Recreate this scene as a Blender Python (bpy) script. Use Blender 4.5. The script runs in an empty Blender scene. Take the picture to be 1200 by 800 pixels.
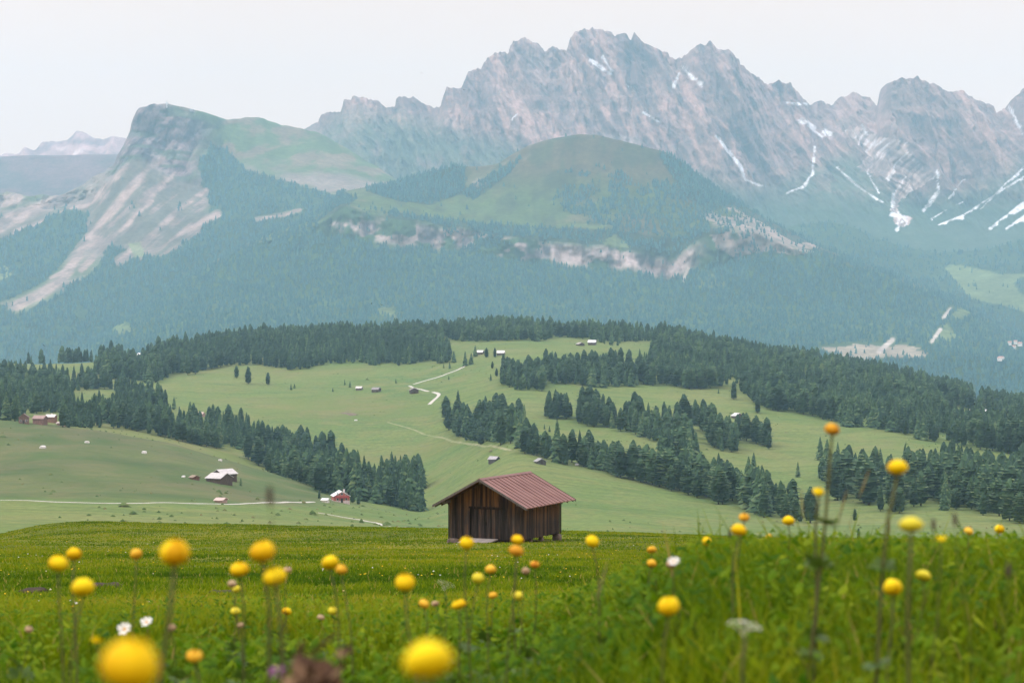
import bpy, bmesh, math, random
import numpy as np
from mathutils import Vector, Matrix
R = math.radians
rng = np.random.default_rng(7)
random.seed(7)
scene = bpy.context.scene
COL = scene.collection
F = 2400.0          # focal length in photo pixels (1200 wide): 72 mm on a 36 mm sensor
CX, CY = 600.0, 400.0

# ------------------------------------------------------------------ helpers
def tag(o, label=None, cat=None, group=None, kind=None):
    if label: o['label'] = label
    if cat: o['category'] = cat
    if group: o['group'] = group
    if kind: o['kind'] = kind
    return o

def link(o, parent=None):
    COL.objects.link(o)
    if parent is not None: o.parent = parent
    return o

def empty(name, loc=(0, 0, 0), rz=0.0):
    o = bpy.data.objects.new(name, None)
    o.empty_display_size = 0.1
    o.location = loc; o.rotation_euler = (0, 0, rz)
    return link(o)

def mesh_np(name, V, Q=None, T=None, mat=None, smooth=False, cols=None, flts=None, mats=None, mi=None):
    """a mesh datablock from numpy arrays: V (n,3), quads Q (m,4), triangles T (k,3)"""
    me = bpy.data.meshes.new(name)
    V = np.asarray(V, np.float32)
    loops = []; starts = []; tot = 0
    nq = 0 if Q is None else len(Q); nt = 0 if T is None else len(T)
    me.vertices.add(len(V)); me.vertices.foreach_set('co', V.ravel())
    li = np.concatenate([np.asarray(Q, np.int32).ravel() if nq else np.zeros(0, np.int32),
                         np.asarray(T, np.int32).ravel() if nt else np.zeros(0, np.int32)])
    me.loops.add(len(li)); me.loops.foreach_set('vertex_index', li)
    st = np.concatenate([np.arange(nq) * 4, nq * 4 + np.arange(nt) * 3]).astype(np.int32)
    me.polygons.add(nq + nt); me.polygons.foreach_set('loop_start', st)
    me.polygons.foreach_set('use_smooth', np.full(nq + nt, smooth, bool))
    if mi is not None: me.polygons.foreach_set('material_index', np.asarray(mi, np.int32))
    for k, a in (cols or {}).items():
        at = me.attributes.new(k, 'FLOAT_COLOR', 'POINT')
        a = np.asarray(a, np.float32)
        if a.shape[1] == 3: a = np.concatenate([a, np.ones((len(a), 1), np.float32)], 1)
        at.data.foreach_set('color', a.ravel())
    for k, a in (flts or {}).items():
        at = me.attributes.new(k, 'FLOAT', 'POINT')
        at.data.foreach_set('value', np.asarray(a, np.float32).ravel())
    for m in (mats or ([mat] if mat else [])): me.materials.append(m)
    me.update(calc_edges=True); me.validate()
    return me

def obj(name, me, parent=None):
    return link(bpy.data.objects.new(name, me), parent)

class MB:
    """collects simple shapes into one mesh"""
    def __init__(s): s.V = []; s.Q = []; s.T = []; s.t = []; s.n = 0
    def add(s, V, Q=(), T=(), tint=0.5):
        V = np.asarray(V, float)
        s.V.append(V); s.t.append(np.full(len(V), tint) if np.isscalar(tint) else np.asarray(tint, float))
        if len(Q): s.Q.append(np.asarray(Q, int) + s.n)
        if len(T): s.T.append(np.asarray(T, int) + s.n)
        s.n += len(V); return s
    def hexa(s, P, tint=0.5):
        return s.add(P, Q=[(0, 3, 2, 1), (4, 5, 6, 7), (0, 1, 5, 4), (1, 2, 6, 5), (2, 3, 7, 6), (3, 0, 4, 7)], tint=tint)
    def box(s, x0, x1, y0, y1, z0, z1, tint=0.5):
        return s.hexa([(x0, y0, z0), (x1, y0, z0), (x1, y1, z0), (x0, y1, z0), (x0, y0, z1), (x1, y0, z1), (x1, y1, z1), (x0, y1, z1)], tint)
    def tube(s, pts, rad, n=6, tint=0.5, cap=True):
        pts = [Vector(p) for p in pts]; m = len(pts)
        if np.isscalar(rad): rad = [rad] * m
        V = []
        for i, p in enumerate(pts):
            d = (pts[min(i + 1, m - 1)] - pts[max(i - 1, 0)]).normalized()
            a = d.orthogonal().normalized() if abs(d.z) < 0.9 else Vector((1, 0, 0)).cross(d).normalized()
            b = d.cross(a)
            for k in range(n):
                t = 2 * math.pi * k / n
                V.append(p + (a * math.cos(t) + b * math.sin(t)) * rad[i])
        Q = [(i * n + k, i * n + (k + 1) % n, (i + 1) * n + (k + 1) % n, (i + 1) * n + k) for i in range(m - 1) for k in range(n)]
        T = []
        if cap:
            for k in range(1, n - 1):
                T.append((0, k + 1, k)); T.append(((m - 1) * n, (m - 1) * n + k, (m - 1) * n + k + 1))
        return s.add([tuple(v) for v in V], Q, T, tint)
    def mesh(s, name, mat=None, smooth=False):
        V = np.concatenate(s.V); t = np.concatenate(s.t)
        return mesh_np(name, V, np.concatenate(s.Q) if s.Q else None, np.concatenate(s.T) if s.T else None, mat, smooth, flts={'tint': t})
    def build(s, name, mat=None, parent=None, smooth=False):
        return obj(name, s.mesh(name, mat, smooth), parent)

# ------------------------------------------------------------------ noise
def _hash(ix, iy, iz):
    h = (ix.astype(np.int64) * 374761393 + iy.astype(np.int64) * 668265263 + iz.astype(np.int64) * 2147483647) & 0xffffffff
    h = ((h ^ (h >> 13)) * 1274126177) & 0xffffffff
    h = ((h ^ (h >> 16)) * 2246822519) & 0xffffffff
    return ((h ^ (h >> 15)) & 0xffffff) / float(0xffffff)
def noise(x, y, z=0.0):
    x, y, z = np.broadcast_arrays(np.asarray(x, float), np.asarray(y, float), np.asarray(z, float))
    ix, iy, iz = np.floor(x), np.floor(y), np.floor(z)
    fx, fy, fz = x - ix, y - iy, z - iz
    q = lambda t: t * t * t * (t * (t * 6 - 15) + 10)
    u, v, w = q(fx), q(fy), q(fz)
    r = 0
    for a in (0, 1):
        for b in (0, 1):
            for c in (0, 1):
                r = r + _hash(ix + a, iy + b, iz + c) * (u if a else 1 - u) * (v if b else 1 - v) * (w if c else 1 - w)
    return r * 2 - 1
def fbm(x, y, z=0.0, o=5, g=0.5):
    s = 0; a = 1; f = 1; n = 0
    for i in range(o):
        s = s + a * noise(x * f + 17.3 * i, y * f - 9.1 * i, np.asarray(z) * f + 3.7 * i); n += a; a *= g; f *= 2.03
    return s / n
def ridged(x, y, z=0.0, o=5, g=0.5):
    s = 0; a = 1; f = 1; n = 0
    for i in range(o):
        s = s + a * (1 - 2 * np.abs(noise(x * f + 31.3 * i, y * f + 11.1 * i, np.asarray(z) * f + 5.7 * i))); n += a; a *= g; f *= 2.1
    return s / n
def sstep(a, b, x):
    t = np.clip((x - a) / (b - a), 0, 1); return t * t * (3 - 2 * t)
def inpoly(px, py, poly):
    px = np.asarray(px, float); py = np.asarray(py, float); r = np.zeros(px.shape, bool)
    n = len(poly)
    for i in range(n):
        x1, y1 = poly[i]; x2, y2 = poly[(i + 1) % n]
        if y1 == y2: continue
        c = ((y1 > py) != (y2 > py)) & (px < (x2 - x1) * (py - y1) / (y2 - y1) + x1)
        r ^= c
    return r
def dline(px, py, line):
    """distance to a polyline and the position along it (0..1)"""
    best = np.full(np.shape(px), 1e9); tt = np.zeros(np.shape(px)); n = len(line) - 1
    for i in range(n):
        (x1, y1), (x2, y2) = line[i], line[i + 1]
        dx, dy = x2 - x1, y2 - y1
        t = np.clip(((px - x1) * dx + (py - y1) * dy) / (dx * dx + dy * dy + 1e-9), 0, 1)
        d = np.hypot(px - x1 - t * dx, py - y1 - t * dy)
        m = d < best; best = np.where(m, d, best); tt = np.where(m, (i + t) / n, tt)
    return best, tt
def pl(s):
    """'x,y x,y' -> list of points"""
    return [tuple(float(v) for v in p.split(',')) for p in s.split()]
def ip(line, x):
    a = np.array(line); return np.interp(x, a[:, 0], a[:, 1])
def blur(a, n, axis):
    if n < 1: return a
    k = np.hanning(2 * n + 3)[1:-1]; k /= k.sum()
    pad = [(0, 0)] * a.ndim; pad[axis] = (n, n)
    b = np.pad(a, pad, mode='edge')
    return np.apply_along_axis(lambda v: np.convolve(v, k, 'valid'), axis, b)

# ------------------------------------------------------------------ materials
def new_mat(name):
    m = bpy.data.materials.new(name); m.use_nodes = True
    nt = m.node_tree; nt.nodes.clear(); return m, nt
class N:
    def __init__(s, nt): s.nt = nt
    def __call__(s, typ, ins=None, **kw):
        n = s.nt.nodes.new(typ)
        for k, v in kw.items(): setattr(n, k, v)
        for k, v in (ins or {}).items():
            i = n.inputs[k]
            if hasattr(v, 'is_linked') or isinstance(v, bpy.types.NodeSocket): s.nt.links.new(v, i)
            else: i.default_value = v
        return n
    def ramp(s, fac, stops, interp='LINEAR'):
        n = s.nt.nodes.new('ShaderNodeValToRGB'); n.color_ramp.interpolation = interp
        e = n.color_ramp.elements
        while len(e) < len(stops): e.new(0.5)
        for el, (p, c) in zip(e, stops):
            el.position = p; el.color = (c[0], c[1], c[2], 1) if not np.isscalar(c) else (c, c, c, 1)
        s.nt.links.new(fac, n.inputs[0]); return n.outputs[0]
    def mix(s, fac, a, b, mode='MIX'):
        n = s.nt.nodes.new('ShaderNodeMix'); n.data_type = 'RGBA'; n.blend_type = mode
        for i, v in ((0, fac), (6, a), (7, b)):
            if isinstance(v, bpy.types.NodeSocket): s.nt.links.new(v, n.inputs[i])
            elif i == 0: n.inputs[0].default_value = v
            else: n.inputs[i].default_value = (v[0], v[1], v[2], 1)
        return n.outputs[2]
    def math(s, op, a, b=0.0, clamp=False):
        n = s.nt.nodes.new('ShaderNodeMath'); n.operation = op; n.use_clamp = clamp
        for i, v in ((0, a), (1, b)):
            if isinstance(v, bpy.types.NodeSocket): s.nt.links.new(v, n.inputs[i])
            else: n.inputs[i].default_value = v
        return n.outputs[0]
    def noise(s, vec, scale, detail=4, rough=0.55, dist=0.0):
        n = s('ShaderNodeTexNoise', {'Vector': vec, 'Scale': scale, 'Detail': detail, 'Roughness': rough, 'Distortion': dist})
        return n.outputs['Fac']
    def scaled(s, vec, sx, sy, sz):
        return s('ShaderNodeMapping', {'Vector': vec, 'Scale': (sx, sy, sz)}).outputs[0]
def principled(n, color, rough=0.9, normal=None, spec=0.2, **kw):
    b = n('ShaderNodeBsdfPrincipled', {'Base Color': color, 'Roughness': rough, 'Specular IOR Level': spec, **kw})
    if normal is not None: n.nt.links.new(normal, b.inputs['Normal'])
    o = n('ShaderNodeOutputMaterial', {'Surface': b.outputs[0]})
    return b
def bump(n, h, strength=0.3, dist=0.1):
    return n('ShaderNodeBump', {'Height': h, 'Strength': strength, 'Distance': dist}).outputs[0]
def C4(c): return (c[0], c[1], c[2], 1)

def leaf_mat(name, stops, trans=0.3, rough=0.6, objrand=0.0, spec=0.25):
    """foliage: colour from the mesh's own 'tint' (each leaf/blade differs), some light passes through"""
    m, nt = new_mat(name); n = N(nt)
    t = n('ShaderNodeAttribute', attribute_name='tint').outputs['Fac']
    if objrand:
        r = n('ShaderNodeObjectInfo').outputs['Random']
        t = n.math('ADD', t, n.math('MULTIPLY', n.math('SUBTRACT', r, 0.5), objrand), True)
    c = n.ramp(t, stops)
    b = n('ShaderNodeBsdfPrincipled', {'Base Color': c, 'Roughness': rough, 'Specular IOR Level': spec})
    if trans > 0:
        tr = n('ShaderNodeBsdfTranslucent', {'Color': c})
        mx = n('ShaderNodeMixShader', {0: trans, 1: b.outputs[0], 2: tr.outputs[0]})
        n('ShaderNodeOutputMaterial', {'Surface': mx.outputs[0]})
    else: n('ShaderNodeOutputMaterial', {'Surface': b.outputs[0]})
    return m

def vcol_mat(name, scales=(0.004, 0.02), amp=(0.25, 0.2), rough=0.95, bumpd=None):
    """base colour from the mesh's 'col' (what grows or lies there) times world-space variation"""
    m, nt = new_mat(name); n = N(nt)
    c = n('ShaderNodeAttribute', attribute_name='col').outputs['Color']
    co = n('ShaderNodeTexCoord').outputs['Object']
    for s, a in zip(scales, amp):
        v = n.ramp(n.noise(co, s, 4, 0.6), [(0.25, 1 - a), (0.75, 1 + a)])
        c = n.mix(1.0, c, v, 'MULTIPLY')
    nm = None
    if bumpd:
        nm = bump(n, n.noise(co, bumpd[0], 6, 0.65), bumpd[1], bumpd[2])
    principled(n, c, rough, nm, 0.1)
    return m

# ------------------------------------------------------------------ world, sun, camera
w = bpy.data.worlds.new("World"); scene.world = w; w.use_nodes = True
nt = w.node_tree; nt.nodes.clear(); n = N(nt)
SUN_EL, SUN_AZ = R(52), R(-115)       # azimuth measured from +Y towards +X: high, from the left and a little behind
sky = n('ShaderNodeTexSky', sky_type='NISHITA', sun_disc=False, sun_elevation=SUN_EL, sun_rotation=SUN_AZ, altitude=1900.0, dust_density=3.0)
gen = n('ShaderNodeTexCoord').outputs['Generated']
sep = n('ShaderNodeSeparateXYZ', {0: gen}).outputs['Z']
cl = n.noise(n.scaled(gen, 1, 1, 2.5), 2.2, 5, 0.55)
zen = n.ramp(sep, [(0.0, (11.2, 7.1, 5.2)), (0.16, (10.6, 7.3, 5.5)), (0.45, (13.3, 12.2, 13.0)), (1.0, (19.8, 19.4, 21.6))])
zen = n.mix(1.0, zen, n.ramp(cl, [(0.3, 0.955), (0.7, 1.045)]), 'MULTIPLY')
sk = n.mix(0.9, sky.outputs[0], zen)
bg = n('ShaderNodeBackground', {'Color': sk, 'Strength': 0.1})
n('ShaderNodeOutputWorld', {'Surface': bg.outputs[0]})

sl = bpy.data.lights.new('sun', 'SUN'); sl.energy = 1.5; sl.angle = R(14); sl.color = (1.0, 0.96, 0.9)
so = bpy.data.objects.new('sun', sl); link(so)
sd = Vector((math.sin(SUN_AZ) * math.cos(SUN_EL), math.cos(SUN_AZ) * math.cos(SUN_EL), math.sin(SUN_EL)))
so.rotation_euler = sd.to_track_quat('Z', 'Y').to_euler()

cd = bpy.data.cameras.new('camera'); cam = bpy.data.objects.new('camera', cd); link(cam)
cam.location = (0, 0, 0); cam.rotation_euler = (R(90), 0, 0)
cd.lens = 72; cd.sensor_width = 36; cd.sensor_fit = 'HORIZONTAL'; cd.clip_start = 0.05; cd.clip_end = 60000
cd.dof.use_dof = True; cd.dof.focus_distance = 130; cd.dof.aperture_fstop = 7.0
scene.camera = cam
scene.render.engine = 'CYCLES'
cy = scene.cycles
cy.use_denoising = True
try: cy.denoiser = 'OPENIMAGEDENOISE'; cy.denoising_prefilter = 'ACCURATE'
except Exception: pass
cy.max_bounces = 5; cy.diffuse_bounces = 2; cy.glossy_bounces = 1; cy.transmission_bounces = 2; cy.volume_bounces = 1; cy.transparent_max_bounces = 4
cy.use_adaptive_sampling = False
vs = scene.view_settings
vs.view_transform = 'Standard'; vs.look = 'None'; vs.exposure = 0.40; vs.gamma = 1.0; vs.use_curve_mapping = False

# ------------------------------------------------------------------ the haze between here and the mountains
HX, HY0, HY1, HZ0, HZ1 = 6500, -300, 14200, -520, 1900
hb = MB().box(-HX, HX, HY0, HY1, HZ0, HZ1)
m, nt = new_mat('haze_air'); n = N(nt)
pv = n('ShaderNodeVolumePrincipled', {'Color': (0.47, 0.80, 1.0, 1), 'Density': 6.5e-5, 'Anisotropy': 0.1})
n('ShaderNodeOutputMaterial', {'Volume': pv.outputs[0]})
try: m.cycles.homogeneous_volume = True
except Exception: pass
hz = hb.build('haze', m); tag(hz, kind='stuff')
# ------------------------------------------------------------------ the near ground: plateau, basin, knoll and the wooded ridge
ROWS = [
 (18, '-400,716 1600,716'), (25, '-400,693 1600,695'), (40, '-400,668 1600,672'), (80, '-400,646 1600,650'),
 (120, '-400,640 0,635 300,633 600,632 900,635 1200,638 1600,642'),
 (150, '-400,645 0,634 60,624 130,620 330,622 480,622 600,623 800,630 1000,633 1200,634 1600,640'),
 (185, '-400,640 -100,634 0,625 40,615 90,610 130,609 200,612 330,615 480,617 600,618 660,620 800,626 900,629 1200,631 1600,636'),
 (260, '-400,650 1600,656'), (400, '-400,640 1600,650'),
]
CT = [550, 750, 900, 1050, 1150, 1300, 1500, 1750, 2000, 2300, 2600]
COLS = {-400: [622, 588, 555, 517, 492, 492, 478, 462, 445, 430, 428],
 0: [622, 588, 555, 517, 492, 492, 478, 462, 445, 428, 426], 100: [622, 591, 561, 523, 501, 502, 487, 465, 444, 426, 424],
 200: [622, 594, 569, 535, 514, 522, 500, 470, 441, 420, 412], 300: [622, 601, 584, 562, 547, 556, 520, 477, 440, 410, 396],
 400: [622, 611, 600, 586, 577, 580, 538, 478, 438, 404, 390], 500: [622, 618, 612, 608, 603, 578, 532, 474, 436, 404, 388],
 600: [630, 620, 590, 556, 538, 515, 484, 448, 418, 394, 387], 750: [632, 622, 600, 575, 560, 530, 495, 455, 424, 400, 394],
 900: [634, 626, 610, 596, 578, 546, 506, 465, 441, 426, 420], 1050: [636, 628, 608, 582, 563, 535, 505, 480, 462, 450, 446],
 1200: [636, 628, 612, 592, 575, 550, 522, 500, 488, 486, 485], 1600: [640, 632, 616, 600, 585, 565, 545, 530, 520, 518, 518]}
pk = sorted(COLS)
for i, Y in enumerate(CT): ROWS.append((Y, ' '.join('%g,%g' % (p, COLS[p][i]) for p in pk)))
ROWS += [(3000, '-400,452 300,436 900,450 1600,545'), (3800, '-400,480 1600,570'), (5600, '-400,500 1600,560')]
TPX = np.arange(-300, 1501, 10.0)
TLY = np.linspace(math.log(18), math.log(5600), 420)
_c = np.array([ip(pl(s), TPX) for _, s in ROWS])
_ly = np.log([r[0] for r in ROWS])
TAB = np.array([np.interp(TLY, _ly, _c[:, j]) for j in range(len(TPX))])
TAB = blur(blur(TAB, 5, 1), 3, 0)
def znear(X, Y):
    z = np.interp(Y, [-8, -2, 0, 1.5, 3, 5, 7, 10, 14, 18, 25, 40], [-.50, -.56, -.60, -.67, -.76, -.91, -1.09, -1.42, -1.88, -2.37, -3.05, -4.5])
    px = CX + F * X / np.maximum(Y, 1.5)
    right = sstep(560, 860, px) * sstep(2.0, 6.0, Y) * (1 - sstep(9.5, 15.0, Y))
    return z + 0.22 * right
def H(X, Y):
    """height of the ground at X, Y (the camera is the origin)"""
    X = np.asarray(X, float); Y = np.asarray(Y, float)
    Yc = np.maximum(Y, 18.0)
    px = np.clip(CX + F * X / Yc, TPX[0], TPX[-1] - .01); ly = np.clip(np.log(Yc), TLY[0], TLY[-1] - 1e-6)
    a = (px - TPX[0]) / 10.0; b = (ly - TLY[0]) / (TLY[1] - TLY[0])
    i = np.floor(a).astype(int); j = np.floor(b).astype(int); u = a - i; v = b - j
    i1 = np.minimum(i + 1, len(TPX) - 1); j1 = np.minimum(j + 1, len(TLY) - 1)
    p = (TAB[i, j] * (1 - v) + TAB[i, j1] * v) * (1 - u) + (TAB[i1, j] * (1 - v) + TAB[i1, j1] * v) * u
    z = -(p - CY) / F * Yc
    k = sstep(17, 32, Y)
    z = np.where(Y < 33, znear(X, Y) * (1 - k) + z * k, z)
    d = np.clip((Y - 4) / 30, 0, 1) * (1 - sstep(200, 300, Y))
    z = z + 0.09 * d * fbm(X / 5.0, Y / 6.5, 0, 3) + 0.035 * fbm(X / .9, Y / .9, 2, 3) * (1 - sstep(40, 80, Y)) + 0.16 * np.clip((Y - 30) / 60, 0, 1) * fbm(X / 16, Y / 22, 5, 2) * (1 - sstep(200, 300, Y))
    g = sstep(420, 700, Y)
    z = z + g * (2.6 * fbm(X / 95, Y / 130, 9, 3) + 0.7 * fbm(X / 30, Y / 42, 4, 3))
    return z
def proj(X, Y, Z): return CX + F * X / Y, CY - F * Z / Y
def hit(px, py, y0=30, y1=2700):
    """first point of the ground met along the line of sight through a photo position"""
    Ys = np.exp(np.linspace(math.log(y0), math.log(y1), 2500))
    X = (px - CX) / F * Ys
    g = CY - F * H(X, Ys) / Ys
    k = np.nonzero(g <= py)[0]
    i = k[0] if len(k) else len(Ys) - 1
    return float(X[i]), float(Ys[i]), float(H(X[i], Ys[i]))

Yr = np.concatenate([np.arange(-8, 3, .25), 3 * 1.022 ** np.arange(0, 200)])
Yr = Yr[Yr < 240]
Yr = np.concatenate([Yr, np.exp(np.linspace(math.log(240), math.log(5600), 330))])
S = np.linspace(-1, 1, 461)
GX = np.outer(np.maximum(Yr, 0) * 0.37 + 9.0, S); GY = np.repeat(Yr[:, None], len(S), 1)
GZ = H(GX, GY)
def grid_quads(a, b):
    i = np.arange(a * b).reshape(a, b)
    return np.stack([i[:-1, :-1], i[:-1, 1:], i[1:, 1:], i[1:, :-1]], -1).reshape(-1, 4)
V = np.stack([GX, GY, GZ], -1).reshape(-1, 3)

m, nt = new_mat('meadow_turf'); n = N(nt)
co = n('ShaderNodeTexCoord').outputs['Object']
far = n('ShaderNodeMapRange', {'Value': n('ShaderNodeSeparateXYZ', {0: co}).outputs['Y'], 'From Min': 200.0, 'From Max': 320.0}).outputs[0]
big = n.noise(co, 0.006, 4, 0.6); mid = n.noise(n.scaled(co, 1, .55, 1), 0.03, 5, 0.6, 0.6)
terr = n.noise(n.scaled(co, .35, 1.5, 1), 0.05, 5, 0.65, 1.2); fine = n.noise(co, 0.35, 4, 0.6)
cfar = n.ramp(big, [(0.30, (0.094, 0.148, 0.038)), (0.5, (0.126, 0.168, 0.044)), (0.66, (0.160, 0.178, 0.054))])
cfar = n.mix(n.ramp(mid, [(0.46, 0.0), (0.66, 0.85)]), cfar, (0.165, 0.172, 0.054))
cfar = n.mix(n.ramp(terr, [(0.40, 0.42), (0.52, 0.0)]), cfar, (0.062, 0.108, 0.028))
cfar = n.mix(1.0, cfar, n.ramp(fine, [(0.3, 0.76), (0.7, 1.2)]), 'MULTIPLY')
b1 = n.noise(n.scaled(co, 1, .30, 1), 0.11, 5, 0.62); b2 = n.noise(co, 1.3, 5, 0.65)
cnear = n.ramp(b1, [(0.3, (0.065, 0.085, 0.005)), (0.52, (0.12, 0.132, 0.007)), (0.75, (0.185, 0.165, 0.013))])
cnear = n.mix(n.ramp(b2, [(0.35, 0.55), (0.55, 0.0)]), cnear, (0.06, 0.082, 0.014))
past = n('ShaderNodeAttribute', attribute_name='grazed').outputs['Fac']
hay = n('ShaderNodeAttribute', attribute_name='hay').outputs['Fac']
cfar = n.mix(past, cfar, n.mix(n.ramp(mid, [(.38, 0.), (.62, 1.)]), (0.058, 0.088, 0.027), (0.105, 0.105, 0.046)))
cfar = n.mix(hay, cfar, n.mix(n.ramp(mid, [(.40, 0.), (.6, 1.)]), (0.135, 0.158, 0.040), (0.165, 0.155, 0.056)))
cc = n.mix(far, cnear, cfar)
nm = bump(n, n.math('ADD', n.math('MULTIPLY', terr, 4.0), n.math('MULTIPLY', fine, 0.7)), 0.35, 1.0)
principled(n, cc, 0.95, nm, 0.1)
gpx, gpy = proj(GX, np.maximum(GY, 1), GZ)
knoll = inpoly(gpx + 8 * noise(GX / 60, GY / 60, 3), gpy, pl('-700,470 0,488 100,498 200,508 300,542 380,576 440,588 360,592 240,588 60,584 -700,590')) & (GY > 480) & (GY < 1260)
knoll = blur(blur(knoll.astype(float), 5, 0), 5, 1) * (.8 + .2 * noise(GX / 45, GY / 45, 6))
hayf = np.clip(fbm(GX / 140, GY / 190, 44, 3) * 2.2, 0, 1) * sstep(1150, 1350, GY) * (1 - .85 * sstep(480, 640, gpx)) + .8 * np.exp(-((gpx - 400) / 110) ** 2 - ((gpy - 478) / 14) ** 2) * (GY > 1250)
g = obj('ground', mesh_np('ground', V, Q=grid_quads(*GX.shape), mat=m, smooth=True, flts={'grazed': np.clip(knoll, 0, 1).ravel(), 'hay': np.clip(hayf, 0, .6).ravel()})); tag(g, kind='structure')

# ------------------------------------------------------------------ mountains: sheets given by rows (distance, height line), front to back
def sheet(name, rows, step=1.7, x0=-260, x1=1460, sub=1.7, sm=(2, 2), disp=None, color=None, mat=None, maxsub=90, far=.87):
    P = np.arange(x0, x1 + .1, step)
    py = np.array([ip(pl(r[1]), P) for r in rows])
    Yv = far * np.array([ip(pl(r[0]), P) if isinstance(r[0], str) else np.full(len(P), float(r[0])) for r in rows])
    A = []; B = []; T = []
    for k in range(len(rows) - 1):
        q = int(np.clip(np.percentile(np.abs(py[k + 1] - py[k]), 90) / sub, 6, maxsub))
        if len(rows[k]) > 2: q = rows[k][2]
        for t in np.arange(q) / q:
            A.append(py[k] * (1 - t) + py[k + 1] * t); B.append(Yv[k] * (1 - t) + Yv[k + 1] * t); T.append(k + t)
    A.append(py[-1]); B.append(Yv[-1]); T.append(len(rows) - 1)
    A = blur(blur(np.array(A), sm[0], 0), sm[1], 1); B = blur(np.array(B), sm[0] * 2, 0); T = np.array(T)[:, None] + 0 * A
    X = (P[None, :] - CX) / F * B; Z = -(A - CY) / F * B; Yy = B.copy()
    PX = np.repeat(P[None, :], len(A), 0)
    PY0 = A.copy()
    if disp: X, Yy, Z = disp(PX, PY0, T, X, Yy, Z)
    px, py_ = proj(X, Yy, Z)
    info = dict(X=X, Y=Yy, Z=Z, px=px, py=py_, T=T, P=PX, A=PY0)
    cols = {'col': color(info).reshape(-1, 3)} if color else None
    me = mesh_np(name, np.stack([X, Yy, Z], -1).reshape(-1, 3), Q=grid_quads(*X.shape), mat=mat, smooth=True, cols=cols)
    o = obj(name, me); tag(o, kind='structure')
    return info
def lerp(a, b, m): return a + (np.asarray(b, float) - a) * m[..., None]
def const(c, like): return np.zeros(like.shape + (3,)) + np.asarray(c, float)
OLIVE2 = (0.17, 0.14, 0.075); ROCK = (0.30, 0.262, 0.262); DROCK = (0.17, 0.15, 0.155); SCREE = (0.31, 0.23, 0.19); SNOW = (0.80, 0.76, 0.75); GREEN = (0.10, 0.165, 0.05); OLIVE = (0.15, 0.165, 0.065); WOOD = (0.026, 0.045, 0.024)
mt_mat = vcol_mat('mountain_ground', (0.0015, 0.012, 0.06), (0.2, 0.26, 0.28))

# middle mountain -------------------------------------------------------------
SKB = '-150,500 -40,478 60,446 100,404 130,379 200,334 300,279 370,254 400,224 450,215 490,204 530,193 560,194 582,191 600,180 620,170 650,162 680,157 700,158 720,163 780,178 800,190 830,213 860,234 900,258 960,290 1050,320 1120,350 1180,385 1230,410 1350,440'
def dispB(P, A, T, X, Y, Z):
    lo = 1 - sstep(2.0, 3.2, T)
    cl = np.exp(-((T - 3.5) / .75) ** 2)
    up = sstep(4, 4.6, T)
    Z = Z + lo * sstep(0.2, 1, T) * (30 * fbm(X / 420 + Y / 900, Y / 1500, 1, 4) + 10 * fbm(X / 120, Y / 240, 3, 3))
    Y = Y + cl * (110 * ridged(X / 170, Z / 420, 2, 4) + 30 * fbm(X / 40, Z / 40, 5, 3))
    Z = Z + cl * 22 * fbm(X / 130, Y / 300, 8, 4)
    Z = Z + up * (16 * fbm(X / 260, Y / 420, 6, 4) + 4 * fbm(X / 60, Y / 90, 3, 3)) * (1 - .55 * sstep(5.6, 6, T))
    return X, Y, Z
FB = ['428,222 450,215 490,203 530,191 548,192 540,228 505,240 470,236 445,229', '540,225 575,205 605,188 612,182 600,200 575,222 555,235', '770,178 800,185 830,213 900,256 965,288 930,284 860,242 830,248 800,226 785,205', '365,262 400,226 420,232 400,246']
scB = pl('826,256 846,240 872,246 900,258 962,292 930,296 895,296 868,306 842,292')
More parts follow.
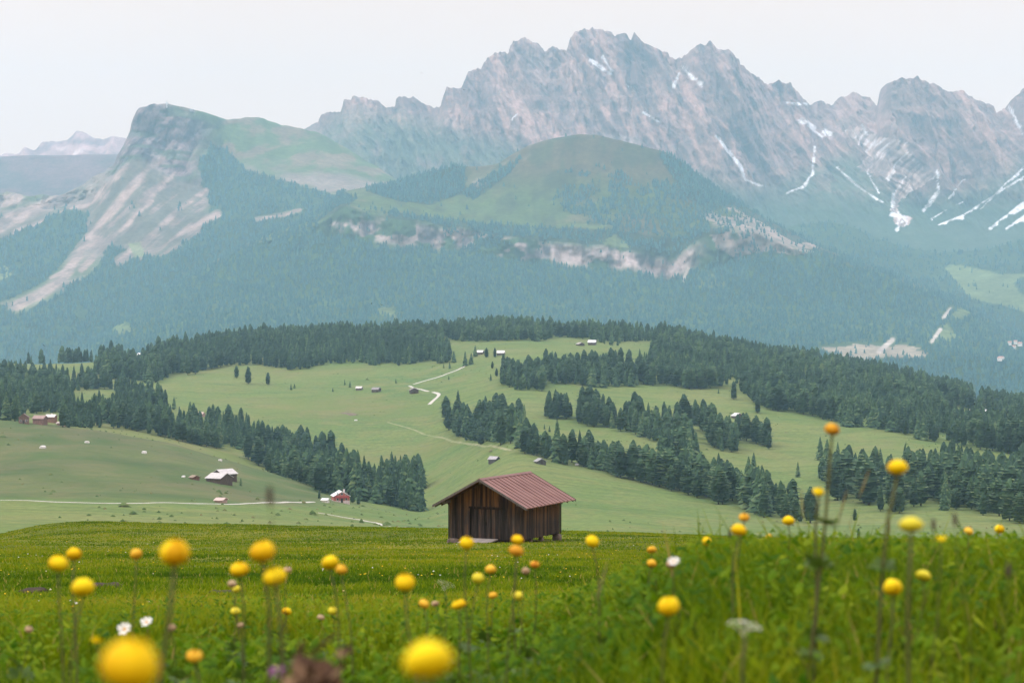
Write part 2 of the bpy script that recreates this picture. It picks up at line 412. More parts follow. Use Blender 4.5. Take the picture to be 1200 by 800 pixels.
def colorB(i):
    px, py, T, X, Y, Z = i['px'], i['py'], i['T'], i['X'], i['Y'], i['Z']
    n1 = fbm(X / 300, Y / 300, Z / 300, 5); n2 = fbm(X / 70, Y / 70, Z / 70, 4)
    c = const((0.05, 0.085, 0.035), X)
    up = sstep(3.9, 4.15, T)
    meadow = lerp(const((0.070, 0.094, 0.028), X), (0.098, 0.076, 0.036), sstep(232, 188, py + 22 * n1))
    meadow = lerp(meadow, (0.135, 0.10, 0.055), sstep(.0, .4, n1 + .45 * n2) * .7); meadow = lerp(meadow, (0.050, 0.060, 0.024), sstep(.0, .3, fbm(X / 40, Y / 120, Z / 90, 4)) * .7)
    c = lerp(c, meadow, up)
    # the pale cliff band, broken by ledges with trees
    cliff = np.exp(-((T - 3.50) / .38) ** 4) * sstep(365, 395, px) * (1 - sstep(800, 835, px))
    strong = -0.02 - .22 * np.exp(-((px - 452) / 55) ** 2) - .30 * np.exp(-((px - 690) / 110) ** 2) - .12 * np.exp(-((px - 775) / 40) ** 2)
    cm = cliff * sstep(strong, strong + .16, fbm(X / 90, Y / 400, Z / 60, 4) + .3 * n2)
    rk = lerp(const((0.44, 0.335, 0.295), X), (0.11, 0.085, 0.08), sstep(-.1, .35, fbm(X / 34, Y / 300, Z / 90, 4)))
    c = lerp(c, rk, cm)
    # scree on the right flank
    d = inpoly(px + 16 * n2, py + 12 * n2 + 8 * n1, scB).astype(float)
    d = np.maximum(d * sstep(-.42, -.1, n2 + .5 * n1), 0)
    c = lerp(c, lerp(const(SCREE, X), (0.20, 0.165, 0.13), sstep(-.15, .3, n2)), d)
    fb = np.zeros(X.shape, bool)
    for q in FB: fb |= inpoly(px + 4 * n2, py + 3 * n1, pl(q))
    fb |= (T > 3.95) & (T < 4.3) & (px > 455) & (px < 850) & (n2 > -.3)
    c = lerp(c, (0.036, 0.052, 0.028), fb.astype(float) * .9)
    # rocky gully up to the summit, clearings low down
    g, t = dline(px, py, pl('560,215 585,198 607,190 622,175')); c = lerp(c, (0.19, 0.155, 0.12), sstep(8, 3, g) * sstep(-.1, .3, n2))
    for q in ('1112,372 1125,360 1140,368 1128,376', '1098,392 1110,378 1122,396 1108,402', '952,408 1010,402 1080,408 1078,418 1000,420', '130,382 150,380 160,388 140,394', '440,362 465,360 462,372 446,370', '812,325 845,320 850,335 820,340', '700,281 722,276 738,286 716,291', '668,264 716,264 708,270 676,270'):
        p = pl(q); mk = inpoly(px + 14 * n2, py + 9 * n2, p).astype(float)
        c = lerp(c, (0.125, 0.155, 0.06) if p[0][0] != 952 else (0.34, 0.27, 0.20), mk * .85)
    for q, wd in (('90,412 97,398 108,384 116,375', 4.5), ('92,405 100,392', 6), ('1106,372 1114,362', 3), ('1092,400 1102,386', 3), ('1030,412 1046,398', 4), ('800,330 806,315', 2.5)):
        d, t = dline(px, py, pl(q)); c = lerp(c, (0.44, 0.37, 0.31), sstep(wd, wd * .4, d))
    return c
B = sheet('middle_mountain', [
 (5200, '-150,620 1350,620'),
 (6000, '-150,510 0,480 60,452 100,425 200,405 400,398 800,402 1000,412 1200,428 1350,445'),
 (7000, '-150,506 -40,480 60,450 100,412 200,368 300,345 400,342 600,350 800,355 1000,366 1120,387 1200,408 1350,440'),
 (7350, '-150,504 -40,478 60,448 100,408 200,341 300,289 370,275 400,282 480,291 560,301 640,309 720,319 790,331 830,312 880,303 960,307 1050,332 1120,360 1200,398 1350,440', 26),
 (7430, '-150,503 -40,478 60,447 100,407 200,338 300,284 370,262 400,241 420,246 480,255 560,270 640,279 720,287 790,297 830,272 880,270 930,291 960,298 1050,327 1120,356 1200,396 1350,440'),
 (7780, '-150,502 -40,478 60,447 100,406 200,337 300,282 370,259 400,232 450,233 520,240 560,243 640,238 720,233 800,233 860,248 900,268 960,295 1050,324 1120,354 1200,395 1350,440'),
 (8080, SKB), (8650, ' '.join('%g,%g' % (x, y + 35) for x, y in pl(SKB))), (9500, ' '.join('%g,%g' % (x, min(y + 190, 520)) for x, y in pl(SKB)))],
 disp=dispB, color=colorB, mat=mt_mat, sm=(1, 2))

# left mountain ---------------------------------------------------------------
SKC = '-150,214 0,224 40,229 70,228 100,212 132,194 141,178 148,157 153,141 163,127 180,122 200,121 215,124 230,128 265,140 290,138 310,139 335,147 370,152 385,160 440,195 470,214 600,262'
def dispC(P, A, T, X, Y, Z):
    cl = np.exp(-((T - 3.55) / .55) ** 2) * (1 - sstep(240, 300, P))
    Y = Y + cl * (150 * ridged(X / 190, Z / 330, 2, 5) + 26 * fbm(X / 30, Z / 22, 5, 4))
    Z = Z + cl * 16 * fbm(X / 90, Z / 60, 1, 4)
    lo = 1 - sstep(3.0, 3.4, T) * (1 - sstep(240, 300, P))
    Z = Z + lo * sstep(.3, 1, T) * (34 * fbm(X / 330 - Y / 800, Y / 900, 7, 5)) * (1 - .8 * sstep(3.6, 4, T))
    Z = Z + np.exp(-((T - 4) / .12) ** 2) * 7 * fbm(X / 40, 0 * X, 0, 3)
    return X, Y, Z
STR = [('190,186 160,212 120,262 88,305 70,330 45,345 18,358', 11), ('205,205 178,232 150,262 120,290 95,315', 7), ('240,225 205,250 170,285 140,305', 8), ('255,250 225,268 200,282', 6), ('75,232 40,246 0,262', 16), ('20,232 0,236', 14), ('150,195 110,235 60,258 20,272', 9), ('60,325 74,318', 3), ('300,257 330,252 352,246', 3), ('152,292 164,302', 4)]
woodC = [pl('-150,262 0,276 40,265 58,252 85,243 104,252 104,270 90,300 60,335 20,350 0,352 -150,360'), pl('-150,360 0,356 22,366 80,340 110,315 150,298 185,300 235,278 245,240 236,196 250,172 268,178 290,200 330,212 388,226 470,222 600,250 600,480 -150,480'), pl('100,330 130,288 150,290 120,330')]
def colorC(i):
    px, py, T, X, Y, Z = i['px'], i['py'], i['T'], i['X'], i['Y'], i['Z']
    n1 = fbm(X / 300, Y / 300, Z / 200, 5); n2 = fbm(X / 60, Y / 120, Z / 45, 4)
    c = lerp(const((0.10, 0.125, 0.055), X), (0.22, 0.17, 0.135), sstep(-.3, .3, n1 + .5 * n2))
    rockm = sstep(3.0, 3.12, T) * (1 - sstep(4.02, 4.1, T)) * (1 - sstep(225, 275, px + 30 * n1)) * sstep(120, 135, px)
    led = fbm(X / 120, Y / 300, Z / 16, 4)
    rk = lerp(const((0.235, 0.16, 0.15), X), (0.06, 0.042, 0.045), sstep(-.25, .25, fbm((X - .5 * Z) / 30, Y / 300, (Z + .5 * X) / 110, 5, .62)))
    rk = lerp(rk, (0.30, 0.235, 0.22), sstep(.18, .4, fbm(X / 30, Y / 60, Z / 26, 4)) * .7)
    rk = lerp(rk, (0.07, 0.095, 0.045), sstep(.05, .3, led) * .8)
    c = lerp(c, rk, rockm)
    grass = sstep(225, 262, px + 26 * n1) * sstep(3.2, 3.5, T) + sstep(185, 215, px) * sstep(3.86, 3.97, T)
    c = lerp(c, lerp(const((0.085, 0.115, 0.04), X), (0.185, 0.13, 0.085), sstep(-.15, .22, fbm((X + .9 * Z) / 90, Y / 300, (Z - .5 * X) / 60, 4) + .4 * n2) * .85), np.clip(grass, 0, 1))
    slope = (1 - sstep(2.95, 3.15, T)) * (1 - sstep(230, 262, px)) * sstep(318, 280, py + 20 * n2)
    c = lerp(c, lerp(const((0.25, 0.175, 0.145), X), (0.125, 0.11, 0.078), sstep(-.34, .02, fbm((X - .8 * Z) / 24, Y / 700, (Z + .8 * X) / 300, 4) + .5 * n2)), slope * .95)
    for q, wd in STR:
        d, t = dline(px + 3 * n2, py + 3 * n1, pl(q)); c = lerp(c, lerp(const((0.37, 0.26, 0.215), X), (0.23, 0.165, 0.135), sstep(-.2, .3, n2 + .6 * fbm((X - .8 * Z) / 20, Y / 700, (Z + .8 * X) / 300, 3))), sstep(wd * .72, wd * .25, d + 3 * n1 + 2.5 * n2) * .92)
    wd = np.zeros(X.shape, bool)
    for p in woodC: wd |= inpoly(px + 7 * n1 + 4 * n2, py + 7 * n2, p)
    st = np.zeros(X.shape)
    for q, w_ in STR[:4] + STR[7:]: st = np.maximum(st, sstep(w_, w_ * .55, dline(px, py, pl(q))[0] + 3 * n1))
    i['wood'] = wd & (st < .3)
    c = lerp(c, (0.04, 0.07, 0.035), i['wood'].astype(float))
    for q in ('-20,310 8,312 14,322 2,328 -20,328', '150,286 165,284 170,300 158,302'): c = lerp(c, (0.2, 0.23, 0.10), inpoly(px, py, pl(q)).astype(float) * .8)
    return c
Cc = sheet('left_mountain', [
 (6600, '-150,520 600,520'), (7600, '-150,385 300,370 600,380'), (8400, '-150,315 0,305 100,305 200,292 300,272 380,252 450,238 600,280'),
 (8900, '-150,262 0,250 60,250 110,236 140,203 165,197 200,218 250,226 300,214 380,222 450,224 600,270'),
 ('-150,9200 200,9150 300,9700 600,9700', SKC), (10300, ' '.join('%g,%g' % (x, y + 30) for x, y in pl(SKC))), (11000, ' '.join('%g,%g' % (x, y + 160) for x, y in pl(SKC)))],
 x1=600, disp=dispC, color=colorC, mat=mt_mat, sm=(1, 1), step=1.5, sub=1.5)

# rocky massif ----------------------------------------------------------------
SKE = '250,215 300,180 340,160 372,143 376,136 400,132 405,119 425,115 440,121 455,126 465,127 470,118 485,117 500,124 510,129 517,127 525,108 540,106 546,92 549,82 563,80 567,70 580,60 590,57 596,60 598,50 602,45 615,43 630,50 638,60 650,55 664,60 668,45 675,35 688,30 705,33 720,42 733,40 738,51 742,42 755,55 775,65 797,73 805,62 818,55 830,53 850,62 870,74 880,82 900,95 925,98 938,110 950,121 976,123 984,114 1000,110 1014,117 1023,131 1027,108 1034,101 1045,98 1065,95 1085,105 1100,112 1130,108 1145,115 1158,124 1165,133 1178,126 1185,115 1200,104 1240,95 1350,120'
def dispE(P, A, T, X, Y, Z):
    r = np.exp(-((T - 2.75) / .95) ** 2) * sstep(330, 480, P)
    r2 = np.clip(r + .35 * sstep(1, 2, T) * (1 - sstep(3, 3.3, T)), 0, 1)
    wx = X + 0.35 * Z + 60 * fbm(X / 300, Z / 300, 2, 3)
    b = ridged(wx / 340, Z / 1500, 1, 6, .6)
    Y = Y - r2 * (230 * b + 75 * ridged((wx + .3 * Z) / 85, Z / 420, 4, 4, .6) + 30 * fbm(X / 26, Z / 110, 5, 4, .6))
    k = np.exp(-((T - 3) / .30) ** 2) * sstep(330, 420, P)
    Z = Z + k * (10 * fbm(X / 20, 0 * X, 3, 4, .7) + 11 * ridged(X / 62, 0 * X, 1, 4)) + r2 * 9 * fbm(X / 60, Z / 80, 6, 4, .6)
    return X, Y, Z
SNW = [('939,141 950,147 962,153 972,158', 6), ('950,150 963,160', 4), ('922,121 945,122', 3), ('838,158 850,172 868,195 873,211 898,220', 2.6), ('954,172 952,204 940,219 922,226', 2.2), ('692,70 702,78 714,86', 3.2), ('706,66 716,82', 2.5), ('796,86 789,100', 2.6), ('754,132 764,138 774,144', 3), ('800,78 812,92 822,98', 3.4), ('734,100 740,104', 2),
       ('1010,147 1016,158', 4), ('1047,228 1046,250 1060,256 1052,270', 5), ('1098,200 1100,222 1082,246', 2.6), ('1130,210 1112,232', 1.8), ('1200,207 1160,232 1130,252 1100,264', 2.4), ('1200,196 1180,214 1150,245', 2), ('1230,215 1160,268', 3.5), ('1240,228 1180,268', 4), ('1130,236 1092,256', 1.6), ('980,196 1010,222 1036,238', 1.5), ('1015,200 1030,226', 1.2), ('1180,120 1200,160', 3), ('600,140 606,134', 2)]
FAN = pl('1006,150 1014,155 1036,160 1062,163 1064,176 1080,190 1099,199 1096,208 1066,226 1052,238 1056,250 1071,256 1064,266 1048,262 1046,232 1050,216 1034,205 1018,200 1007,193 1015,180 1004,166 988,157')
def colorE(i):
    px, py, T, X, Y, Z = i['px'], i['py'], i['T'], i['X'], i['Y'], i['Z']
    n1 = fbm(X / 420, Y / 420, Z / 420, 5); n2 = fbm(X / 70, Y / 160, Z / 55, 5, .6); st = fbm((X + .35 * Z) / 42, Y / 600, Z / 420, 4)
    fl = ridged((X + .35 * Z) / 70, Y / 900, Z / 500, 5, .6)
    c = lerp(const((0.40, 0.238, 0.19), X), (0.185, 0.110, 0.093), sstep(-.22, .30, st + .5 * n2))  # darker streaks and flutes paint the shaded sides of the rock relief
    c = lerp(c, (0.15, 0.082, 0.07), sstep(.22, .6, fl) * .7)
    c = lerp(c, (0.42, 0.265, 0.215), sstep(.10, .5, n1) * .4)
    c = lerp(c, (0.46, 0.30, 0.26), sstep(.12, .45, fbm(X / 160, Y / 300, (Z - .35 * X) / 16, 4)) * .2)
    c = lerp(c, (0.14, 0.105, 0.08), sstep(.1, .4, fbm(X / 130, Y / 300, (Z - .5 * X) / 40, 4)) * .3)
    # greener foot of the walls, and the grassy western ridge
    foot = ip(pl('250,150 372,150 400,128 470,130 520,140 560,150 600,158 640,195 760,205 820,205 860,222 900,215 950,190 1000,165 1030,200 1080,225 1130,215 1200,180 1350,170'), px)
    gr = sstep(-12, 22, py - foot + 26 * n1 + 14 * n2)
    c = lerp(c, lerp(const((0.075, 0.10, 0.055), X), (0.18, 0.145, 0.105), sstep(-.15, .3, n2 + .6 * n1)), gr * .85)
    c = lerp(c, (0.045, 0.075, 0.04), sstep(215, 250, py - 0.00 * px + 26 * n1) * .9)
    ap = np.exp(-((px - 700) / 60) ** 2 - ((py - 165) / 9) ** 2); c = lerp(c, (0.42, 0.33, 0.29), sstep(.3, .8, ap + .4 * n2) * .7)
    # snow left in gullies, bright scree fan
    s = np.zeros(X.shape)
    for q, wd in SNW:
        d, t = dline(px + 2.0 * n2, py + 2.5 * n2, pl(q)); s = np.maximum(s, sstep(wd * .72, wd * .2, d + wd * 1.2 * n2) * .85)
    s = np.clip(s - .5 * sstep(.05, .4, fbm(X / 24, Y / 60, Z / 24, 3)), 0, 1) * 1.25
    fan = inpoly(px + 9 * n2, py + 6 * n1, FAN).astype(float)
    streak = fbm((X - .75 * Z) / 17.0, Y / 500.0, (Z + .75 * X) / 260.0, 4)
    c = lerp(c, lerp(const((0.52, 0.38, 0.32), X), (0.24, 0.165, 0.14), sstep(-.2, .3, streak + .3 * n2)), fan * .95)
    c = lerp(c, SNOW, np.clip(s + fan * sstep(.15, .4, -streak + .3 * n2) * .6, 0, 1))
    return c
E = sheet('rocky_massif', [
 (9800, '250,345 1350,345'), (10800, '250,270 600,262 900,285 1040,280 1100,285 1350,280'),
 (11400, '250,225 372,208 450,206 560,212 700,215 830,213 900,240 960,235 1040,240 1100,245 1200,235 1350,230'),
 ('250,12300 800,12250 860,11900 930,12500 980,12900 1015,12900 1040,12100 1150,12200 1350,12300', SKE, 14),
 (13300, ' '.join('%g,%g' % (x, y + 60) for x, y in pl(SKE)))],
 x0=252, disp=dispE, color=colorE, mat=vcol_mat('limestone', (0.003, 0.02, 0.07), (0.16, 0.24, 0.26)), sm=(1, 0), step=1.15, sub=1.2, maxsub=170, far=.83)

# wooded ridge between the middle mountain and the massif, on the right; far plateau and far peaks on the left
def dispF(P, A, T, X, Y, Z): return X, Y, Z + sstep(.2, 1, T) * (30 * fbm(X / 380, Y / 600, 4, 5) * (1 - .7 * sstep(1.6, 2, T)))
def colorF(i):
    px, py, X, Y, Z = i['px'], i['py'], i['X'], i['Y'], i['Z']
    n1 = fbm(X / 220, Y / 260, Z / 220, 5)
    m_ = inpoly(px + 22 * n1, py + 14 * n1, pl('1098,308 1125,306 1165,318 1200,322 1350,330 1350,372 1200,366 1165,352 1130,345'))
    m_ &= n1 < .22
    i['wood'] = ~m_
    return lerp(const((0.04, 0.07, 0.035), X), (0.13, 0.16, 0.065), m_.astype(float) * .9)
SKF = '760,300 850,282 900,272 935,260 975,258 1000,265 1020,275 1060,290 1100,296 1160,290 1200,280 1350,265'
Ff = sheet('wooded_ridge', [(8000, '760,470 1350,470'), (8800, '760,340 960,315 1100,345 1200,350 1350,345'), (9700, SKF), (10500, ' '.join('%g,%g' % (x, y + 90) for x, y in pl(SKF)))], x0=760, x1=1460, disp=dispF, color=colorF, mat=mt_mat, far=.85)
def dispD(P, A, T, X, Y, Z): return X, Y, Z + 25 * fbm(X / 500, Y / 500, 4, 4) * (1 - .8 * sstep(.8, 1, T))
D = sheet('far_plateau', [(11300, '-200,300 330,300'), (12400, '-200,184 0,182 40,180 150,180 330,190'), (13600, '-200,210 330,210')], x0=-270, x1=320, disp=dispD, color=lambda i: lerp(const((0.16, 0.095, 0.085), i['X']), (0.10, 0.075, 0.06), sstep(-.2, .3, fbm(i['X'] / 120, i['Y'] / 200, i['Z'] / 60, 4))), mat=mt_mat, step=2.5, far=.84)
SKG = '-200,190 0,181 28,180 33,173 44,178 50,168 55,164 68,166 80,163 92,154 100,154 112,160 122,162 132,160 150,163 200,170 320,190'
def dispG(P, A, T, X, Y, Z): return X, Y - 200 * ridged(X / 400, Z / 900, 3, 4) * sstep(0, .6, T) * (1 - sstep(1.1, 2, T)), Z + np.exp(-((T - 1) / .3) ** 2) * 14 * fbm(X / 60, 0 * X, 1, 4)
def colorG(i):
    n2 = fbm(i['X'] / 120, i['Y'] / 200, i['Z'] / 70, 4)
    c = lerp(const((0.42, 0.255, 0.225), i['X']), (0.24, 0.15, 0.135), sstep(-.1, .3, n2))
    return lerp(c, (0.7, 0.55, 0.5), sstep(.18, .4, -n2) * sstep(170, 180, i['py']) * .6)
G = sheet('far_peaks', [(14600, '-200,240 320,240'), (15900, SKG), (17000, ' '.join('%g,%g' % (x, y + 60) for x, y in pl(SKG)))], x0=-270, x1=320, disp=dispG, color=colorG, mat=mt_mat, step=1.5, far=.8)
# ------------------------------------------------------------------ conifers
def conifer(seed, R0=0.2, whorls=15, spr=7, shape='spruce', core=True, ns=6):
    """crown of a tree one unit tall: drooping sprays in whorls round an uneven inner mass; returns V, T, tint"""
    r = random.Random(seed); V = []; T = []; tn = []
    def rad(h):
        t = (h - .06) / .94
        if shape == 'spruce': q = (1 - t) ** .8 * (.55 + .45 * min(1, t * 7 + .3))
        elif shape == 'pine': q = (max(0, 1 - t ** 2.6)) ** .6 * (.72 + .28 * min(1, t * 4))
        else: q = (1 - t) ** .55 * (.6 + .4 * min(1, t * 4))
        return R0 * q + .006
    lean = (r.uniform(-.015, .015), r.uniform(-.015, .015))
    if core:
        hs = [.08, .16, .3, .45, .6, .75, .88, .985]
        for a, h in enumerate(hs):
            for k in range(ns):
                t = 2 * math.pi * (k + .5 * (a % 2)) / ns
                q = rad(h) * r.uniform(.45, .78)
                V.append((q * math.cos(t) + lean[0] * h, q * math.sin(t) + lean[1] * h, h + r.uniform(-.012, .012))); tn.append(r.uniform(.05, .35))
        for a in range(len(hs) - 1):
            for k in range(ns):
                i0 = a * ns + k; i1 = a * ns + (k + 1) % ns; j0 = i0 + ns; j1 = i1 + ns
                T += [(i0, i1, j1), (i0, j1, j0)]
    gap = [r.uniform(0, 6.28) for _ in range(3)]
    for wq in range(whorls):
        h = .075 + .9 * (wq + r.uniform(0, .6)) / whorls
        for s in range(max(3, int(round(spr * (.45 + .55 * rad(h) / R0))))):
            t = r.uniform(0, 2 * math.pi)
            q = rad(h) * r.uniform(.72, 1.22)
            if any(abs((t - g_ + math.pi) % (2 * math.pi) - math.pi) < .4 for g_ in gap[:1 + wq % 3]) and r.random() < .45: q *= .55
            dr = (.05 if shape == 'spruce' else .005) * r.uniform(.5, 1.4) + q * (.22 if shape == 'spruce' else -.12)
            ca, sa = math.cos(t), math.sin(t); wd = q * r.uniform(.3, .5) + .008
            up = r.uniform(.012, .03)
            b = len(V); ox, oy = lean[0] * h, lean[1] * h
            V += [(ox, oy, h + up), (ox + ca * q * .6 - sa * wd, oy + sa * q * .6 + ca * wd, h - dr * .6 - .008), (ox + ca * q, oy + sa * q, h - dr), (ox + ca * q * .6 + sa * wd, oy + sa * q * .6 - ca * wd, h - dr * .6 - .008), (ox + ca * q * .62, oy + sa * q * .62, h - dr * .35 + up * .8)]
            T += [(b, b + 1, b + 4), (b + 1, b + 2, b + 4), (b + 2, b + 3, b + 4), (b + 3, b, b + 4)]
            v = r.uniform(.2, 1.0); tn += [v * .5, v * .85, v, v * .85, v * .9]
    b = len(V)
    V += [(lean[0] + .006, lean[1], .95), (lean[0] - .004, lean[1] + .006, .95), (lean[0] - .004, lean[1] - .006, .95), (lean[0], lean[1], 1.0)]
    T += [(b, b + 1, b + 3), (b + 1, b + 2, b + 3), (b + 2, b, b + 3)]; tn += [.5] * 4
    return np.array(V), np.array(T), np.array(tn)
NEARP = [('spruce', conifer(s, R_, w_, 8, 'spruce')) for s, R_, w_ in ((1, .21, 19), (2, .245, 18), (3, .275, 17))] + \
        [('pine', conifer(s, R_, w_, 8, 'pine')) for s, R_, w_ in ((4, .255, 15), (5, .29, 14))] + [('spruce', conifer(6, .235, 17, 8, 'mixed')), ('pine', conifer(7, .27, 15, 8, 'mixed'))]
MIDP = [('spruce', conifer(s + 20, R_, 9, 5, 'spruce', ns=5)) for s, R_ in ((1, .21), (2, .245), (3, .275))] + [('pine', conifer(s + 20, R_, 8, 5, 'pine', ns=5)) for s, R_ in ((4, .255), (5, .29))] + \
       [('spruce', conifer(26, .235, 9, 5, 'mixed', ns=5)), ('pine', conifer(27, .27, 8, 5, 'mixed', ns=5))]
def farcone(seed):
    r = random.Random(seed); V = []; T = []; tn = []
    for h0, h1, q in ((0.0, .62, .24), (.36, 1.0, .17)):
        b = len(V)
        for k in range(5):
            t = 2 * math.pi * k / 5 + r.uniform(-.3, .3); qq = q * r.uniform(.75, 1.25)
            V.append((qq * math.cos(t), qq * math.sin(t), h0 + r.uniform(0, .07))); tn.append(r.uniform(.1, .9))
        V.append((r.uniform(-.02, .02), r.uniform(-.02, .02), h1)); tn.append(.6)
        T += [(b + k, b + (k + 1) % 5, b + 5) for k in range(5)]
    return np.array(V), np.array(T), np.array(tn)
FARP = [('far', farcone(s)) for s in range(6)]
def merge_trees(name, P, hgt, kind, protos, mat, wid=None, tint=None):
    Vs = []; Ts = []; tn = []; off = 0
    ang = rng.uniform(0, 6.283, len(P)); wid = np.ones(len(P)) if wid is None else wid
    tv = rng.normal(0, .16, len(P)) if tint is None else tint
    for k, (_, (v, t, q)) in enumerate(protos):
        I = np.nonzero(kind == k)[0]
        if not len(I): continue
        ca, sa = np.cos(ang[I])[:, None], np.sin(ang[I])[:, None]; h = hgt[I][:, None]; wq = h * wid[I][:, None]
        X = (v[None, :, 0] * ca - v[None, :, 1] * sa) * wq + P[I, 0][:, None]
        Y = (v[None, :, 0] * sa + v[None, :, 1] * ca) * wq + P[I, 1][:, None]
        Z = v[None, :, 2] * h + P[I, 2][:, None]
        Vs.append(np.stack([X, Y, Z], -1).reshape(-1, 3))
        Ts.append((t[None] + (np.arange(len(I)) * len(v))[:, None, None]).reshape(-1, 3) + off)
        tn.append(np.clip(q[None, :] + tv[I][:, None], 0, 1).ravel()); off += len(I) * len(v)
    me = mesh_np(name, np.concatenate(Vs), T=np.concatenate(Ts), mat=mat, flts={'tint': np.concatenate(tn)})
    return obj(name, me)
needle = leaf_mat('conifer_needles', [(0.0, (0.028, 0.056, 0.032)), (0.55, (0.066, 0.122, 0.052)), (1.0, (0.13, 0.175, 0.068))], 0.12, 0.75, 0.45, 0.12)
needle_hazed = leaf_mat('far_needles_hazed', [(0.0, (0.028, 0.075, 0.078)), (0.55, (0.048, 0.118, 0.120)), (1.0, (0.085, 0.16, 0.125))], 0.0, 0.9, 0, 0.05)  # part of the distance haze is mixed into this teal needle colour
m, nt = new_mat('conifer_bark'); n = N(nt)
principled(n, n.ramp(n.noise(n('ShaderNodeTexCoord').outputs['Object'], 9.0), [(.3, (.06, .045, .035)), (.7, (.13, .10, .08))]), .95)
bark = m

PATCH = {   # where trees stand, as (photo x, photo y of their foot) outlines on the ground
 'ridge': '180,438 200,440 230,437 270,428 300,428 342,434 365,433 372,427 430,428 487,427 500,424 527,426 521,405 510,398 547,400 580,400 633,399 650,395 693,398 723,405 733,400 767,401 767,370 240,370 225,415 180,428',
 'band': '588,450 590,455 600,457 635,458 645,449 693,455 740,453 775,450 810,458 830,456 850,452 868,453 885,460 885,430 767,428 740,436 640,436 600,438',
 'right': '767,370 1400,430 1400,548 1200,534 1150,528 1110,520 1070,512 1040,506 990,498 950,488 925,484 895,479 880,470 868,453 767,429',
 'strip': '517,487 524,505 533,513 560,520 600,527 640,539 690,550 720,556 760,568 800,578 850,592 900,606 925,614 938,606 880,588 850,576 800,563 770,557 740,548 700,542 660,536 630,529 618,507 600,497 560,490',
 'grove': '637,491 675,491 675,484 637,484',
 'grove2': '678,497 720,503 722,490 680,485',
 'grove3': '724,505 770,520 768,500 735,490',
 'grove4': '770,512 800,530 815,525 800,502 775,497',
 'grove5': '800,498 825,500 835,496 805,491',
 'grove6': '820,516 838,518 838,508 822,506',
 'grove7': '832,526 862,534 865,517 835,514',
 'grove8': '866,517 898,526 902,518 872,510',
 'grove9': '772,537 812,546 820,537 785,528',
 'lower_right': '962,562 985,588 1048,601 1080,597 1145,605 1200,613 1400,632 1400,580 1200,562 1165,560 1150,550 1095,552 1075,564 1040,562 1000,557 975,550',
 'hollow': '888,604 925,614 985,634 984,624 935,606 905,598',
 'left': '-250,430 0,436 75,446 125,455 162,464 185,473 215,480 250,486 300,508 345,525 395,543 418,551 412,557 365,546 335,535 300,524 285,528 240,523 190,510 150,504 85,500 0,491 -250,489',
 'left_row': '270,532 300,540 345,553 388,571 385,578 345,564 300,545', 'left_low': '360,566 385,578 420,591 500,608 524,609 500,596 470,591 440,583 400,574 375,562',
 'left_clump': '444,571 470,577 500,579 500,568 470,557 448,560',
 'skyline_left': '35,426 85,425 125,422 165,416 215,414 232,405 35,405',
 'skyline_far_left': '-250,422 0,419 28,420 28,405 -250,405',
 'saddle': '110,440 148,446 185,448 200,441 200,428 120,428',
}
HOLES = ['82,456 136,458 140,474 130,484 100,490 84,489', '190,478 235,484 250,494 240,500 215,500 195,494', '1105,473 1200,495 1400,535 1400,556 1200,509 1160,499 1115,490', '292,526 350,540 395,556 408,566 372,560 330,546 292,536',
         '840,414 872,418 870,426 842,424', '1135,470 1180,470 1180,480 1135,480', '25,485 72,484 76,498 25,500', '226,480 246,480 246,491 226,491', '1015,473 1035,473 1035,480 1015,480', '895,462 925,466 920,474 900,470', '256,478 272,478 270,500 255,500']
GROUPS = {'ridge': 'topmost ridge under the hazy mountain', 'skyline_left': 'topmost ridge under the hazy mountain', 'skyline_far_left': 'topmost ridge under the hazy mountain', 'saddle': 'topmost ridge under the hazy mountain',
 'band': 'level wood across the upper green slope', 'right': 'big wood covering the right hillside', 'strip': 'slanting strip of wood above and right of the red roof',
 'lower_right': 'lower right wood behind the tall flowers', 'hollow': 'little hollow wood at the right end of the slanting strip', 'left': 'left wood along the edge of the near green knoll',
 'left_low': 'low row between the white chalet and the hut', 'left_row': 'single lower row along the brow of the near green knoll', 'left_clump': 'small clump on the slope left of the hut'}
for k_ in ('grove', 'grove2', 'grove3', 'grove4', 'grove5', 'grove6', 'grove7', 'grove8', 'grove9'): GROUPS[k_] = 'loose groves in the clearing right of centre'

cs = 7.0
gx, gy = np.meshgrid(np.arange(-900, 900, cs), np.arange(880, 2960, cs))
tx = (gx + rng.uniform(-.5, .5, gx.shape) * cs).ravel(); ty = (gy + rng.uniform(-.5, .5, gx.shape) * cs).ravel()
k = (np.abs(tx) < ty * 0.34); tx, ty = tx[k], ty[k]
tz = H(tx, ty); tpx, tpy = proj(tx, ty, tz)
pat = np.full(len(tx), '', dtype=object)
jx = tpx + 4.5 * noise(tx / 16, ty / 16, 1); jy = tpy + 2.2 * noise(tx / 14, ty / 20, 5)
NEARLIM = {'left': (1040, 9999), 'left_row': '270,532 300,540 345,553 388,571 385,578 345,564 300,545', 'left_row': (1000, 9999), 'left_low': (1090, 1500), 'left_clump': (1180, 1500), 'ridge': (1700, 9999), 'right': (1300, 9999)}
for nm_, s in PATCH.items():
    lim = NEARLIM.get(nm_, (0, 9999))
    q = inpoly(jx, jy, pl(s)) & (pat == '') & (ty > lim[0]) & (ty < lim[1]); pat[q] = nm_
for s in HOLES: pat[inpoly(jx, jy, pl(s))] = ''
edge = noise(tx / 40, ty / 40, 8)
keep = (pat != '') & ((edge > -.33) | (rng.random(len(tx)) < .22))
tx, ty, tz, pat = tx[keep], ty[keep], tz[keep], pat[keep]
th = np.clip(rng.normal(16.0, 3.6, len(tx)) + 5 * noise(tx / 45, ty / 45, 3), 6, 26)
